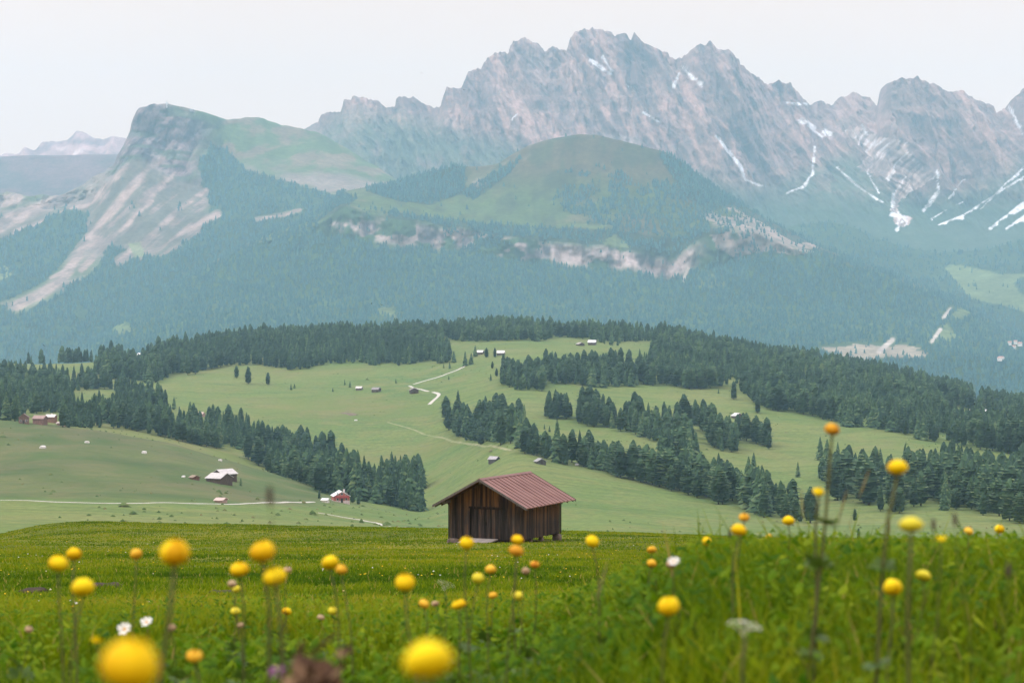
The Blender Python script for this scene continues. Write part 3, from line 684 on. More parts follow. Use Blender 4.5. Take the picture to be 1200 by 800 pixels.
th *= np.where((pat == 'left') | (pat == 'left_row'), .86, np.where((pat == 'ridge') | (pat == 'band') | (pat == 'left_clump'), .9, 1.0))
# trees that stand alone or in twos and threes on the pastures: photo x, y of the foot, height in photo pixels, kind, label
LONE = [
 (277, 443, 15, 'p', 'small round pine, left of a pair on the pale upper left pasture'), (291, 450, 21, 'p', 'broad round pine standing alone on the pale upper left pasture'), (314, 451, 15, 'p', 'round bushy pine alone right of the taller one on upper left pasture'),
 (341, 457, 8, 's', 'tiny dark spruce, left of a tight pair on the left pasture'), (345, 455, 6, 's', 'tiniest dark spruce, right of a tight pair on the left pasture'), (390, 459, 5, 's', 'tiny lone sapling on the pasture left of three cabins'),
 (404, 451, 7, 's', 'left one of two little dark spruces above the pale-roofed cabin'), (410, 454, 8, 's', 'right one of two little dark spruces above the pale-roofed cabin'), (464, 449, 6, 's', 'tiny dark spruce alone between the ridge wood and the cabins'),
 (467, 429, 12, 'p', 'round dark pine alone under the ridge wood left of the gravel track'), (527, 432, 9, 's', 'small spruce beside the top end of the gravel track'), (532, 425, 14, 's', 'slim dark spruce just above the end of the gravel track'),
 (545, 429, 18, 's', 'tall spruce right of the track end, left of its close neighbour'), (552, 427, 14, 's', 'spruce close on the right of the taller one by the track end'), (557, 418, 14, 's', 'dark spruce directly left of the pale roofed upper hut'),
 (570, 419, 12, 'p', 'left tree of the dense dark pair between two pale roofs'), (580, 419, 12, 'p', 'right tree of the dense dark pair between two pale roofs'), (577, 432, 9, 'p', 'low round pine below the dense dark pair between two roofs'), (590, 430, 16, 'p', 'broad dark pine just below the right pale roof on the upper slope'),
 (575, 446, 9, 's', 'small spruce at the bottom of the loose row under the pale roofs'), (582, 441, 10, 'p', 'middle tree of the loose row under the pale roofs'), (587, 438, 8, 'p', 'topmost tree of the loose row under the pale roofs'), (526, 445, 5, 's', 'tiny sapling just below the upper bend of the gravel track'), (520, 431, 6, 's', 'sapling left of the gravel track under the ridge wood'),
 (629, 457, 17, 'p', 'round bushy pine in front of the level wood, right of its left corner'), (842, 461, 6, 's', 'small shrubby conifer on the meadow edge left of a big pine'), (860, 468, 22, 'p', 'big broad pine standing out into the meadow above the small hut'), (888, 484, 20, 'p', 'big round pine at the corner of the right wood near the small hut'),
 (644, 506, 8, 's', 'small dark spruce alone in the clearing right of centre'), (638, 503, 5, 's', 'sapling left of the small spruce in the clearing'), (883, 547, 18, 's', 'perfect dark cone spruce alone on the pasture below the small hut'), (869, 510, 14, 's', 'spruce directly below the small hut on the right pasture'), (901, 526, 21, 'p', 'dense dark pine at the right end of the grove under the small hut'),
 (935, 559, 19, 's', 'lone cone spruce on the open pasture left of the tallest flower'), (961, 539, 28, 's', 'tall dark spruce behind the stem of the tallest flower'), (962, 559, 20, 's', 'spruce below the tall one behind the tallest flower stem'), (1012, 536, 12, 's', 'small cone spruce alone between the two tall flowers'),
 (1032, 544, 20, 's', 'spruce alone just left of the second tall flower'), (1002, 610, 15, 'p', 'dark oval pine alone on the low pasture between the flower stems'), (1006, 631, 9, 'p', 'half hidden small pine low on the right behind grass'),
 (282, 569, 9, 's', 'small dark spruce beside the grey-roofed barn on the near knoll'), (374, 584, 10, 'p', 'round tree directly left of the white chalet'), (413, 589, 17, 'p', 'bushy tree directly right of the white chalet'), (420, 591, 13, 'p', 'second bushy tree right of the white chalet'), (405, 572, 13, 's', 'spruce rising behind the white chalet roof'),
 (836, 501, 15, 's', 'spruce on the meadow just left of the small hut'), (725, 448, 9, 's', 'pointed spruce sticking out above the level wood'), (762, 424, 12, 's', 'slim spruce at the left corner of the right wood'), (1138, 448, 18, 's', 'tall slim spruce above the skyline of the right wood'),
]
lx = []; LK = []
for (a, b, hp, kd, lb) in LONE:
    X, Y, Z = hit(a, b, 260); lx.append((X, Y, Z, max(4.0, hp * Y / F)))
    LK.append(kd)
lx = np.array(lx)
nl = len(lx)
ax = np.concatenate([lx[:, 0], tx]); ay = np.concatenate([lx[:, 1], ty]); az = np.concatenate([lx[:, 2], tz]); ah = np.concatenate([lx[:, 3], th])
ap = np.concatenate([np.array(['lone'] * nl, dtype=object), pat])
pineish = noise(ax / 70, ay / 70, 12) + rng.normal(0, .35, len(ax))
ak = np.where(pineish > -.2, rng.choice([3, 4, 6], len(ax)), rng.choice([0, 1, 2, 5], len(ax)))
for i, kd in enumerate(LK): ak[i] = rng.choice([3, 4]) if kd == 'p' else rng.choice([0, 1, 2])
aw = rng.uniform(.88, 1.25, len(ax))
# which trees show: front to back over a coarse picture
gm = np.full((900, 1500), 1e9)      # distance buffer at photo scale, x from -150
BUF = np.zeros((900, 1500), bool)
order = np.argsort(ay)
# ground silhouettes in front, column by column
Ysc = np.exp(np.linspace(math.log(120), math.log(2980), 420)); pxs = np.arange(-150, 1350)
gpy = CY - F * H(np.outer((pxs - CX) / F, Ysc), np.repeat(Ysc[None], len(pxs), 0)) / Ysc[None]
gmin = np.minimum.accumulate(gpy, 1)
vis = np.zeros(len(ax))
for i in order:
    Y = ay[i]; px = CX + F * ax[i] / Y
    top = CY - F * (az[i] + ah[i]) / Y; bot = CY - F * az[i] / Y
    hw = .25 * aw[i] * ah[i] * F / Y
    j = int(np.searchsorted(Ysc, Y)) - 1
    c0, c1 = int(round(px - hw * .7)) + 150, int(round(px + hw * .7)) + 151
    if c1 < 1 or c0 > 1499: continue
    c0 = max(c0, 0); c1 = min(c1, 1500)
    for c in range(c0, c1):
        f = abs(c - 150 - px) / max(hw, .6)
        t0 = top + (bot - top) * min(f, 1) * .8
        b0 = min(bot, gmin[c, max(j, 0)])
        r0, r1 = int(math.floor(t0)), int(math.ceil(b0))
        r0 = max(r0, 0); r1 = min(r1, 899)
        if r1 > r0:
            s_ = BUF[r0:r1, c]; new = int((~s_).sum())
            if 150 <= c < 1350: vis[i] += new
            s_[:] = True
good = (vis >= 2) | (rng.random(len(ax)) < .1) | ((ax < -ay * .25) | (ax > ay * .25))
good[:nl] = True
rank = np.where(np.arange(len(ax)) < nl, 1e6, vis); rank[~good] = -1
sel = np.argsort(-rank)[:300]
trunk_me = {}
def trunk_mesh(k):
    if k not in trunk_me:
        me = MB().tube([(0, 0, -.06), (0, 0, .12), (.002, 0, .5), (0, .002, .96)], [.022, .017, .010, .002], 6).mesh('trunk', bark, True); trunk_me[k] = me
    return trunk_me[k]
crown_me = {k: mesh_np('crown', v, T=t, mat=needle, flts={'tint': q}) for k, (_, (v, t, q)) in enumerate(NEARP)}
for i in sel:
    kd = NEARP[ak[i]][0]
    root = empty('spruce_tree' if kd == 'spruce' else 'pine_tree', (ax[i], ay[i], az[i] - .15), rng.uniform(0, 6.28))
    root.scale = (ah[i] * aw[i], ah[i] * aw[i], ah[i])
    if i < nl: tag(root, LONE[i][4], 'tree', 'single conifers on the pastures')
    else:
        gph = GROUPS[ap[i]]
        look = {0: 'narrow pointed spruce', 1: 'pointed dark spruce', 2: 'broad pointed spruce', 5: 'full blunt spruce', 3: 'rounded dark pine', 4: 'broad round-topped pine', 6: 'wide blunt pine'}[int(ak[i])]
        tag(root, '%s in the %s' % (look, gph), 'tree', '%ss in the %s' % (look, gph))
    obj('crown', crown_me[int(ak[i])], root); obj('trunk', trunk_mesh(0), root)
rest = np.setdiff1d(np.nonzero(good)[0], sel)
P = np.stack([ax, ay, az - .2], -1)
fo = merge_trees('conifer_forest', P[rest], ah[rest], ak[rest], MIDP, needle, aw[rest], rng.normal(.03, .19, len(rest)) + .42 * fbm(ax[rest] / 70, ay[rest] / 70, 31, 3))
tag(fo, kind='stuff')
print('TREES', len(ax), 'kept', int(good.sum()), 'merged', len(rest), 'smallest individual', rank[sel].min())

# ------------------------------------------------------------------ woods on the mountains
def wood_on(info, prob, count, name, hm=17, hs=4, tlim=None):
    X, Y, Z, T = info['X'], info['Y'], info['Z'], info['T']
    a = rng.uniform(0, X.shape[0] - 1.001, count * 6); b = rng.uniform(0, X.shape[1] - 1.001, count * 6)
    i = a.astype(int); j = b.astype(int); u = a - i; v = b - j
    def S_(A): return (A[i, j] * (1 - v) + A[i, j + 1] * v) * (1 - u) + (A[i + 1, j] * (1 - v) + A[i + 1, j + 1] * v) * u
    x, y, z = S_(X), S_(Y), S_(Z)
    # even cover as seen on the slope: weight by the area of the cell
    ar = np.abs(S_(info['px'] * 0 + np.gradient(info['py'], axis=0)))
    pr = prob(*proj(x, y, z), S_(T), x, y, z)
    k = np.nonzero(rng.random(len(x)) < pr * np.clip(ar / 1.7, .15, 1))[0][:count]
    h = np.clip(rng.normal(hm, hs, len(k)), 8, 30)
    o = merge_trees(name, np.stack([x[k], y[k], z[k] - .5], -1), h, rng.integers(0, len(FARP), len(k)), FARP, needle_hazed, rng.uniform(.9, 1.4, len(k)), rng.normal(0, .2, len(k)))
    tag(o, kind='stuff'); print(name, len(k))
def inside(px, py, polys):
    r = np.zeros(np.shape(px), bool)
    for q in polys: r |= inpoly(px, py, pl(q) if isinstance(q, str) else q)
    return r
CLR = ['1112,372 1125,360 1140,368 1128,376', '1098,392 1110,378 1122,396 1108,402', '948,407 1010,400 1082,406 1080,420 1000,422', '130,382 150,380 160,388 140,394', '440,362 465,360 462,372 446,370', '700,281 722,276 738,286 716,291', '668,264 716,264 708,270 676,270']
def probB(px, py, T, x, y, z):
    nn = fbm(x / 200, y / 200, z / 200, 4); n2 = fbm(x / 50, y / 50, z / 50, 3)
    p = np.where(T < 3.05, .97, 0.0) * (T > .8)
    band = np.clip(1 - np.abs(T - 3.55) / .5, 0, 1)
    strong = .42 + .45 * np.exp(-((px - 452) / 50) ** 2) + .22 * np.exp(-((px - 690) / 110) ** 2)
    p = np.where((T >= 3.05) & (T < 4.0), np.where(n2 * .9 + nn * .4 > strong - .27, 1.0, .02), p)
    top = (T >= 4.0) & (T < 4.32); p = np.where(top, np.where((px > 455) & (px < 850), 2.0 * (n2 > -.35), .3 * (n2 > 0)), p)
    up = (T >= 4.32) & (T < 6.05)
    q = np.where(inside(px + 5 * n2, py + 4 * nn, FB), 2.5, 0.012)
    q = np.maximum(q, np.where((px + 70 * nn + 25 * n2 - .45 * (py - 215) > 672) & (px < 850) & (py + 25 * n2 > 205) & (nn + .6 * n2 > -.05), 1.5, 0))
    q = np.maximum(q, np.where((px > 850) & (T < 5.2) & (n2 > -.1), .6, 0))
    p = np.where(up, q, p)
    p = np.where(px < 372, np.where(T < 6.05, .95, 0), p)
    p = np.where(px > 940, np.where(T < 6.05, .95, 0), p)
    p = np.where(inpoly(px + 5 * n2, py + 5 * nn, scB), np.where(n2 + nn > .12, .6, .07), p)
    p = np.where(inside(px, py, CLR), .05, p)
    for q_, wd in (('90,412 97,398 108,384 116,375', 4), ('1106,372 1114,362', 3), ('1092,400 1102,386', 3), ('1030,412 1046,398', 3)): p = np.where(dline(px, py, pl(q_))[0] < wd, 0, p)
    return p * ((py < 440) | (px > 980))
wood_on(B, probB, 44000, 'mountain_forest', 13, 4)
def field(info):
    W = info['wood'].astype(float)
    def f(px, py, T, x, y, z):
        ii = np.clip((px - info['P'][0, 0]) / (info['P'][0, 1] - info['P'][0, 0]), 0, info['P'].shape[1] - 1).astype(int)
        return None
    return f
def probC(px, py, T, x, y, z):
    n1 = fbm(x / 300, y / 300, z / 200, 5); n2 = fbm(x / 60, y / 120, z / 45, 4)
    wd = np.zeros(px.shape, bool)
    for p in woodC: wd |= inpoly(px + 7 * n1 + 4 * n2, py + 7 * n2, p)
    st = np.zeros(px.shape)
    for q, w_ in STR[:4] + STR[7:]: st = np.maximum(st, sstep(w_, w_ * .55, dline(px, py, pl(q))[0] + 3 * n1))
    return np.where(wd & (st < .3) & (T < 3.9), .9, np.where((n2 > .3) & (T < 3), .08, .0)) * (py < 430)
wood_on(Cc, probC, 15000, 'left_mountain_forest', 15, 4)
def probF(px, py, T, x, y, z):
    n1 = fbm(x / 220, y / 260, z / 220, 5)
    m_ = inpoly(px + 22 * n1, py + 14 * n1, pl('1098,308 1125,306 1165,318 1200,322 1350,330 1350,372 1200,366 1165,352 1130,345')) & (n1 < .22)
    return np.where(m_, .08, .9) * (T < 2.05) * (py < 430)
wood_on(Ff, probF, 7000, 'right_ridge_forest', 14, 4)
# ------------------------------------------------------------------ gravel tracks
m, nt = new_mat('pale_gravel'); n = N(nt)
gv = n.noise(n('ShaderNodeTexCoord').outputs['Object'], 0.8, 5, 0.6)
principled(n, n.ramp(gv, [(.3, (.40, .36, .30)), (.7, (.56, .52, .45))]), .95); gravel = m
m, nt = new_mat('worn_track'); n = N(nt)
gv = n.noise(n('ShaderNodeTexCoord').outputs['Object'], 0.12, 5, 0.6)
principled(n, n.ramp(gv, [(.35, (.15, .19, .06)), (.6, (.27, .25, .13))]), .95); worn = m
def path(line, width, mat, y0=260):
    P = [hit(a, b, y0) for a, b in pl(line)]
    Q = []
    for a, b in zip(P[:-1], P[1:]):
        k = max(2, int(math.hypot(a[0] - b[0], a[1] - b[1]) / 4))
        Q += [(a[0] + (b[0] - a[0]) * t / k, a[1] + (b[1] - a[1]) * t / k) for t in range(k)]
    Q.append(P[-1][:2]); Q = np.array(Q)
    if len(Q) > 16: Q = np.stack([blur(Q[:, 0], 5, 0), blur(Q[:, 1], 5, 0)], -1)
    d = np.gradient(Q, axis=0); d /= np.linalg.norm(d, axis=1)[:, None] + 1e-9
    nn = np.stack([-d[:, 1], d[:, 0]], -1); wv = width * (.5 + .12 * noise(np.arange(len(Q)) * .3, 0, 1))[:, None]
    rows = [Q + nn * wv * s for s in (-1, -.33, .33, 1)]
    V = np.concatenate([np.stack([r[:, 0], r[:, 1], H(r[:, 0], r[:, 1]) + (.16 if 0 < k < 3 else .05)], -1) for k, r in enumerate(rows)])
    L = len(Q); q = [(k * L + i, k * L + i + 1, (k + 1) * L + i + 1, (k + 1) * L + i) for k in range(3) for i in range(L - 1)]
    o = obj('path', mesh_np('path', V, Q=np.array(q), mat=mat, smooth=True)); tag(o, kind='structure')
path('546,428 541,432 532,435 521,439 511,443 499,446 486,449 479,452', 3.2, gravel)
path('479,452 484,454.5 494,457 505,459', 2.6, gravel)
path('505,459 513,460 516,463 509,468 502,475', 3.2, gravel)
path('452,494 485,503 520,513 560,521 600,528', 2.0, worn)
path('-60,584 0,586 60,588 130,590 240,590.5 300,589.5 370,588', 1.9, gravel)
path('362,599 400,605 440,612 480,618', 2.2, gravel)
m, nt = new_mat('eroded_soil'); n = N(nt)
principled(n, n.ramp(n.noise(n('ShaderNodeTexCoord').outputs['Object'], .3, 5, .6), [(.3, (.10, .07, .05)), (.7, (.20, .15, .10))]), .95); scar = m
path('401,483.5 409,484.5 416,487', 7.0, scar); path('405,481.5 412,482', 3.5, scar)

# ------------------------------------------------------------------ the hay hut
def wood_mat(name, dark, mid, warm, warm_z=None):
    m, nt = new_mat(name); n = N(nt)
    co = n('ShaderNodeTexCoord').outputs['Object']
    t = n('ShaderNodeAttribute', attribute_name='tint').outputs['Fac']
    st = n.noise(n.scaled(co, 9, 9, .45), 2.0, 6, .7)
    st2 = n.noise(n.scaled(co, 5, 5, .8), 1.3, 4, .6)
    v = n.math('ADD', n.math('MULTIPLY', st, .75), n.math('MULTIPLY', n.math('SUBTRACT', t, .5), .34))
    c = n.ramp(v, [(.22, dark), (.5, mid), (.72, (mid[0] * 2.1, mid[1] * 2.05, mid[2] * 2.0))])
    if warm_z:     # boards kept dry by the overhang stay brown; the bleaching runs down in streaks
        z = n('ShaderNodeSeparateXYZ', {0: co}).outputs['Z']
        k = n.math('ADD', n('ShaderNodeMapRange', {'Value': z, 'From Min': warm_z[0], 'From Max': warm_z[1]}).outputs[0], n.math('MULTIPLY', n.math('SUBTRACT', st2, .5), 1.7))
        k = n.math('ADD', k, n.math('MULTIPLY', n.math('SUBTRACT', t, .5), .6))
        wc = n.ramp(v, [(.25, (warm[0] * .25, warm[1] * .22, warm[2] * .25)), (.55, warm), (.75, (warm[0] * 1.9, warm[1] * 1.7, warm[2] * 1.4))])
        c = n.mix(n.math('MULTIPLY', k, .95, True), c, wc)
    principled(n, c, .85, bump(n, st, .4, .02), .2)
    return m
W_front = wood_mat('weathered_boards', (.012, .010, .009), (.048, .040, .035), (.18, .086, .030), (1.35, 3.0))
W_side = wood_mat('brown_boards', (.011, .009, .008), (.048, .037, .030), (.185, .088, .030), (.7, 2.2))
W_beam = wood_mat('grey_beam_wood', (.07, .06, .055), (.14, .125, .11), (.1, .05, .02))
W_ramp = wood_mat('bleached_planks', (.22, .19, .17), (.30, .265, .235), (.1, .05, .02))
m, nt = new_mat('painted_red_sheet_roof'); n = N(nt)
co = n('ShaderNodeTexCoord').outputs['Object']; t = n('ShaderNodeAttribute', attribute_name='tint').outputs['Fac']
fade = n.noise(n.scaled(co, 1, .6, 1), 1.1, 5, .6); rain = n.noise(n.scaled(co, .5, 7, .5), 2.0, 5, .6)
c = n.ramp(fade, [(.3, (.150, .052, .035)), (.7, (.205, .086, .060))])
c = n.mix(n.ramp(rain, [(.5, 0.), (.72, .55)]), c, (.24, .135, .10))
c = n.mix(n.ramp(n.noise(co, 3.5, 6, .7), [(.60, 0.), (.75, .5)]), c, (.09, .03, .025))
c = n.mix(n.ramp(t, [(.2, 1.), (.45, 0.)]), c, (.060, .022, .020))
principled(n, c, .5, None, .4); M_roof = m
m, nt = new_mat('field_stone'); n = N(nt); co = n('ShaderNodeTexCoord').outputs['Object']
principled(n, n.ramp(n.noise(co, 4., 6, .65), [(.3, (.07, .055, .045)), (.7, (.20, .16, .135))]), .95, bump(n, n.noise(co, 9., 5), .6, .05)); M_stone = m
m, nt = new_mat('black_inside'); n = N(nt); principled(n, (.012, .010, .009, 1), .95); M_dark = m

cx_, cy_, cz_ = hit(613, 635.5, 60, 140)
A_ = R(-24)
HS_ = (.90, .90, .84); HZ_ = cz_ + .10
hut = empty('hay_hut', (cx_, cy_, HZ_), A_); hut.scale = HS_
tag(hut, 'weathered wooden hay hut with red metal roof alone on the green plateau', 'hut')
HW, HL, ZE, ZR, OV = 4.6, 5.4, 2.05, 3.72, .62          # wall width and length, eave and ridge height, side overhang
SLOPE = (ZR - ZE) / (HW / 2 + OV)
def roof_z(x): return ZR - abs(x + HW / 2) * SLOPE
rr = random.Random(5)
def boards(nm_, along, fixed, lo, hi, zb, top, mat, skip=None, out=-1, swap=False):
    b = MB(); p = lo
    while p < hi - .02:
        wd = min(rr.uniform(.09, .19), hi - p)
        o_ = rr.uniform(0, .018); z0 = zb + rr.uniform(-.06, .05); q0, q1 = p + .004, p + wd - .004
        segs = [(z0, None)]
        if skip and skip[0] - .02 < (p + wd / 2) < skip[1] + .02: segs = [(skip[2], None)]
        for s0, s1 in segs:
            f0, f1 = fixed + out * o_, fixed + out * (o_ + .028)
            f0, f1 = min(f0, f1), max(f0, f1)
            t0, t1 = top(q0), top(q1)
            if swap: P = [(f0, q0, s0), (f1, q0, s0), (f1, q1, s0), (f0, q1, s0), (f0, q0, t0), (f1, q0, t0), (f1, q1, t1), (f0, q1, t1)]
            else: P = [(q0, f0, s0), (q1, f0, s0), (q1, f1, s0), (q0, f1, s0), (q0, f0, t0), (q1, f0, t1), (q1, f1, t1), (q0, f1, t0)]
            b.hexa(P, rr.uniform(.1, .9))
        p += wd
    return b.build(nm_, mat, hut)
tp = lambda x: roof_z(x) - .10
boards('front_wall', 'x', 0, -HW, 0, 0, tp, W_front, skip=(-3.25, -1.35, 1.86))
boards('rear_wall', 'x', HL, -HW, 0, .0, tp, W_front, out=1)
boards('side_wall', 'y', 0, .06, HL - .05, .02, lambda y: roof_z(0) - .10, W_side, out=1, swap=True)
boards('side_wall', 'y', -HW, .06, HL - .05, .02, lambda y: roof_z(0) - .10, W_side, out=-1, swap=True)
b = MB(); b.add([(-HW + .05, .04, .02), (-.05, .04, .02), (-.05, .04, roof_z(0) - .16), (-HW / 2, .04, ZR - .2), (-HW + .05, .04, roof_z(0) - .16),
                 (-HW + .05, HL - .04, .02), (-.05, HL - .04, .02), (-.05, HL - .04, roof_z(0) - .16), (-HW / 2, HL - .04, ZR - .2), (-HW + .05, HL - .04, roof_z(0) - .16)],
                Q=[(0, 1, 6, 5), (1, 2, 7, 6), (4, 0, 5, 9)], T=[(0, 2, 1), (0, 4, 2), (4, 3, 2), (5, 6, 7), (5, 7, 9), (9, 7, 8)])
b.build('dark_backing', M_dark, hut)  # near-black box just behind the boards stands in for the dark inside
# double door of upright planks with a rail over it
b = MB(); x = -3.23
while x < -1.37:
    wd = min(rr.uniform(.14, .22), -1.37 - x + .001); b.box(x + .003, x + wd - .003, -.022 + rr.uniform(0, .01), .012, .03, 1.83, rr.uniform(.05, .75)); x += wd
door = b.build('door', W_front, hut)
MB().box(-3.38, -1.2, -.075, -.032, 1.86, 1.98, .15).build('door_rail', W_front, door)
MB().box(-2.36, -2.28, -.06, -.026, .85, 1.05, .2).build('handle', M_dark, door)
# beams under the roof
for bx_, bz in ((-HW / 2, ZR - .30), (-HW - .02, roof_z(0) - .24), (.02, roof_z(0) - .24)):
    MB().box(bx_ - .08, bx_ + .08, -.86, HL + .86, bz, bz + .17, .8).build('purlin', W_beam, hut)
# corner posts
for px_, py_ in ((-HW - .01, -.02), (.01, -.02), (.01, HL + .02), (-HW - .01, HL + .02)):
    sx = -1 if px_ < -1 else 1; sy = -1 if py_ < 1 else 1
    MB().box(min(px_, px_ + sx * .06), max(px_, px_ + sx * .06), min(py_, py_ + sy * .06) , max(py_, py_ + sy * .06), -.05, roof_z(0) - .12, .3).build('corner_post', W_side, hut)
# two slopes of red sheet, raised seams every 0.6 m, slight waves in the sheet
Y0, Y1 = -.98, HL + .92
for sgn in (-1, 1):
    b = MB(); ny, nx = 48, 8
    ys = np.linspace(Y0, Y1, ny); ts = np.linspace(0, 1, nx)
    V = []
    for layer in (0, .045):
        for t in ts:
            for y in ys:
                xx = -HW / 2 + sgn * t * (HW / 2 + OV)
                V.append((xx, y, ZR - t * (ZR - ZE) - layer + (.012 * float(noise(y * 1.2, t * 3, 4 + sgn)) if layer == 0 and 0 < t else 0)))
    M_ = nx * ny; Q = []
    for a in range(nx - 1):
        for c_ in range(ny - 1):
            i = a * ny + c_; q = (i, i + ny, i + ny + 1, i + 1); Q.append(q if sgn > 0 else q[::-1]); q = tuple(M_ + v for v in q); Q.append(q[::-1] if sgn > 0 else q)
    for c_ in range(ny - 1): Q += [((nx - 1) * ny + c_, M_ + (nx - 1) * ny + c_, M_ + (nx - 1) * ny + c_ + 1, (nx - 1) * ny + c_ + 1)]
    for a in range(nx - 1): Q += [(a * ny, M_ + a * ny, M_ + (a + 1) * ny, (a + 1) * ny), (a * ny + ny - 1, (a + 1) * ny + ny - 1, M_ + (a + 1) * ny + ny - 1, M_ + a * ny + ny - 1)]
    b.add(V, Q, tint=.8)
    k = 13
    for j in range(1, k):
        y = Y0 + (Y1 - Y0) * j / k
        x0_, x1_ = -HW / 2 + sgn * .02, -HW / 2 + sgn * (HW / 2 + OV + .01); z0_, z1_ = ZR - .012, ZE - .01
        y0, y1 = y - .017, y + .017
        P = [(x0_, y0, z0_), (x1_, y0, z1_), (x1_, y1, z1_), (x0_, y1, z0_), (x0_, y0, z0_ + .035), (x1_, y0, z1_ + .035), (x1_, y1, z1_ + .035), (x0_, y1, z0_ + .035)]
        if sgn < 0: P = [P[i] for i in (1, 0, 3, 2, 5, 4, 7, 6)]
        b.hexa(P, .1)
    rf = b.build('roof', M_roof, hut)
    # bargeboards along both gables, rafter tails under the eave
    for yb in (Y0 - .035, Y1 + .002):
        x0_, x1_ = -HW / 2, -HW / 2 + sgn * (HW / 2 + OV + .02)
        P = [(x0_, yb, ZR - .13), (x1_, yb, ZE - .13), (x1_, yb + .033, ZE - .13), (x0_, yb + .033, ZR - .13), (x0_, yb, ZR + .025), (x1_, yb, ZE + .02), (x1_, yb + .033, ZE + .02), (x0_, yb + .033, ZR + .025)]
        if sgn < 0: P = [P[i] for i in (1, 0, 3, 2, 5, 4, 7, 6)]
        MB().hexa(P, .35).build('bargeboard', W_beam, hut)
    for j in range(9):
        y = Y0 + .25 + (Y1 - Y0 - .5) * j / 8
        x0_, x1_ = -HW / 2 + sgn * (HW / 2 - .1), -HW / 2 + sgn * (HW / 2 + OV - .03)
        z0_ = ZR - (abs(x0_ + HW / 2)) * SLOPE - .05; z1_ = ZR - abs(x1_ + HW / 2) * SLOPE - .05
        P = [(x0_, y - .04, z0_ - .11), (x1_, y - .04, z1_ - .10), (x1_, y + .04, z1_ - .10), (x0_, y + .04, z0_ - .11), (x0_, y - .04, z0_), (x1_, y - .04, z1_), (x1_, y + .04, z1_), (x0_, y + .04, z0_)]
        if sgn < 0: P = [P[i] for i in (1, 0, 3, 2, 5, 4, 7, 6)]
        MB().hexa(P, .3).build('rafter', W_beam, hut)
b = MB(); b.add([(-HW / 2 - .16, Y0, ZR - .055), (-HW / 2, Y0, ZR + .055), (-HW / 2 + .16, Y0, ZR - .055), (-HW / 2 - .16, Y1, ZR - .055), (-HW / 2, Y1, ZR + .055), (-HW / 2 + .16, Y1, ZR - .055)], Q=[(0, 1, 4, 3), (1, 2, 5, 4), (0, 3, 5, 2)], T=[(0, 2, 1), (3, 4, 5)], tint=.4)
b.build('ridge_cap', M_roof, hut)
def stone_mesh(name, sx, sy, sz, seed, mat, lump=.25):
    bm = bmesh.new(); bmesh.ops.create_icosphere(bm, subdivisions=3, radius=1)
    for v in bm.verts:
        c = v.co.copy(); c = Vector([math.copysign(abs(q) ** .6, q) for q in c])
        k = 1 + lump * float(fbm(v.co.x * 1.3 + seed, v.co.y * 1.3, v.co.z * 1.3, 3))
        v.co = Vector((c.x * sx * k, c.y * sy * k, c.z * sz * k))
    me = bpy.data.meshes.new(name); bm.to_mesh(me); bm.free(); me.materials.append(mat)
    for p in me.polygons: p.use_smooth = True
    return me
Mw = Matrix.Translation(Vector((cx_, cy_, HZ_))) @ Matrix.Rotation(A_, 4, 'Z') @ Matrix.Diagonal((*HS_, 1))
for j, (x, y, s) in enumerate(((-HW + .12, .05, .26), (-HW + .45, -.08, .13), (-.2, .25, .16), (-.12, HL - .15, .24), (-.15, HL * .55, .15), (-HW / 2, .2, .2), (-HW + .1, HL - .1, .3), (-.15, HL * .25, .13))):
    wv = Mw @ Vector((x, y, 0)); gz = (float(H(wv.x, wv.y)) - HZ_) / HS_[2]
    top_ = -.02; hh = max(.10, (top_ - gz + .12) / 2)
    o = obj('foundation_stone', stone_mesh('foundation_stone', s, s, hh, j * 3.1, M_stone), hut); o.location = (x, y, top_ - hh)
# the sill log that carries the floor
for q in ((-HW, 0, .03, .17), (-HW, 0, HL - .17, HL - .03)): MB().box(q[0], q[1], q[2], q[3], -.15, .012, .3).build('sill_log', W_side, hut)
b = MB()
for j in range(10):
    x = -3.55 + j * .205; z = .0
    wv = Mw @ Vector((x, -1.25, 0)); gz = (float(H(wv.x, wv.y)) - HZ_) / HS_[2] + .05
    b.hexa([(x, -1.25, gz - .05), (x + .197, -1.25, gz - .05), (x + .197, -.10, -.02), (x, -.10, -.02), (x, -1.25, gz), (x + .197, -1.25, gz), (x + .197, -.10, .04), (x, -.10, .04)], rr.uniform(.4, .9))
b.build('ramp', W_ramp, hut)

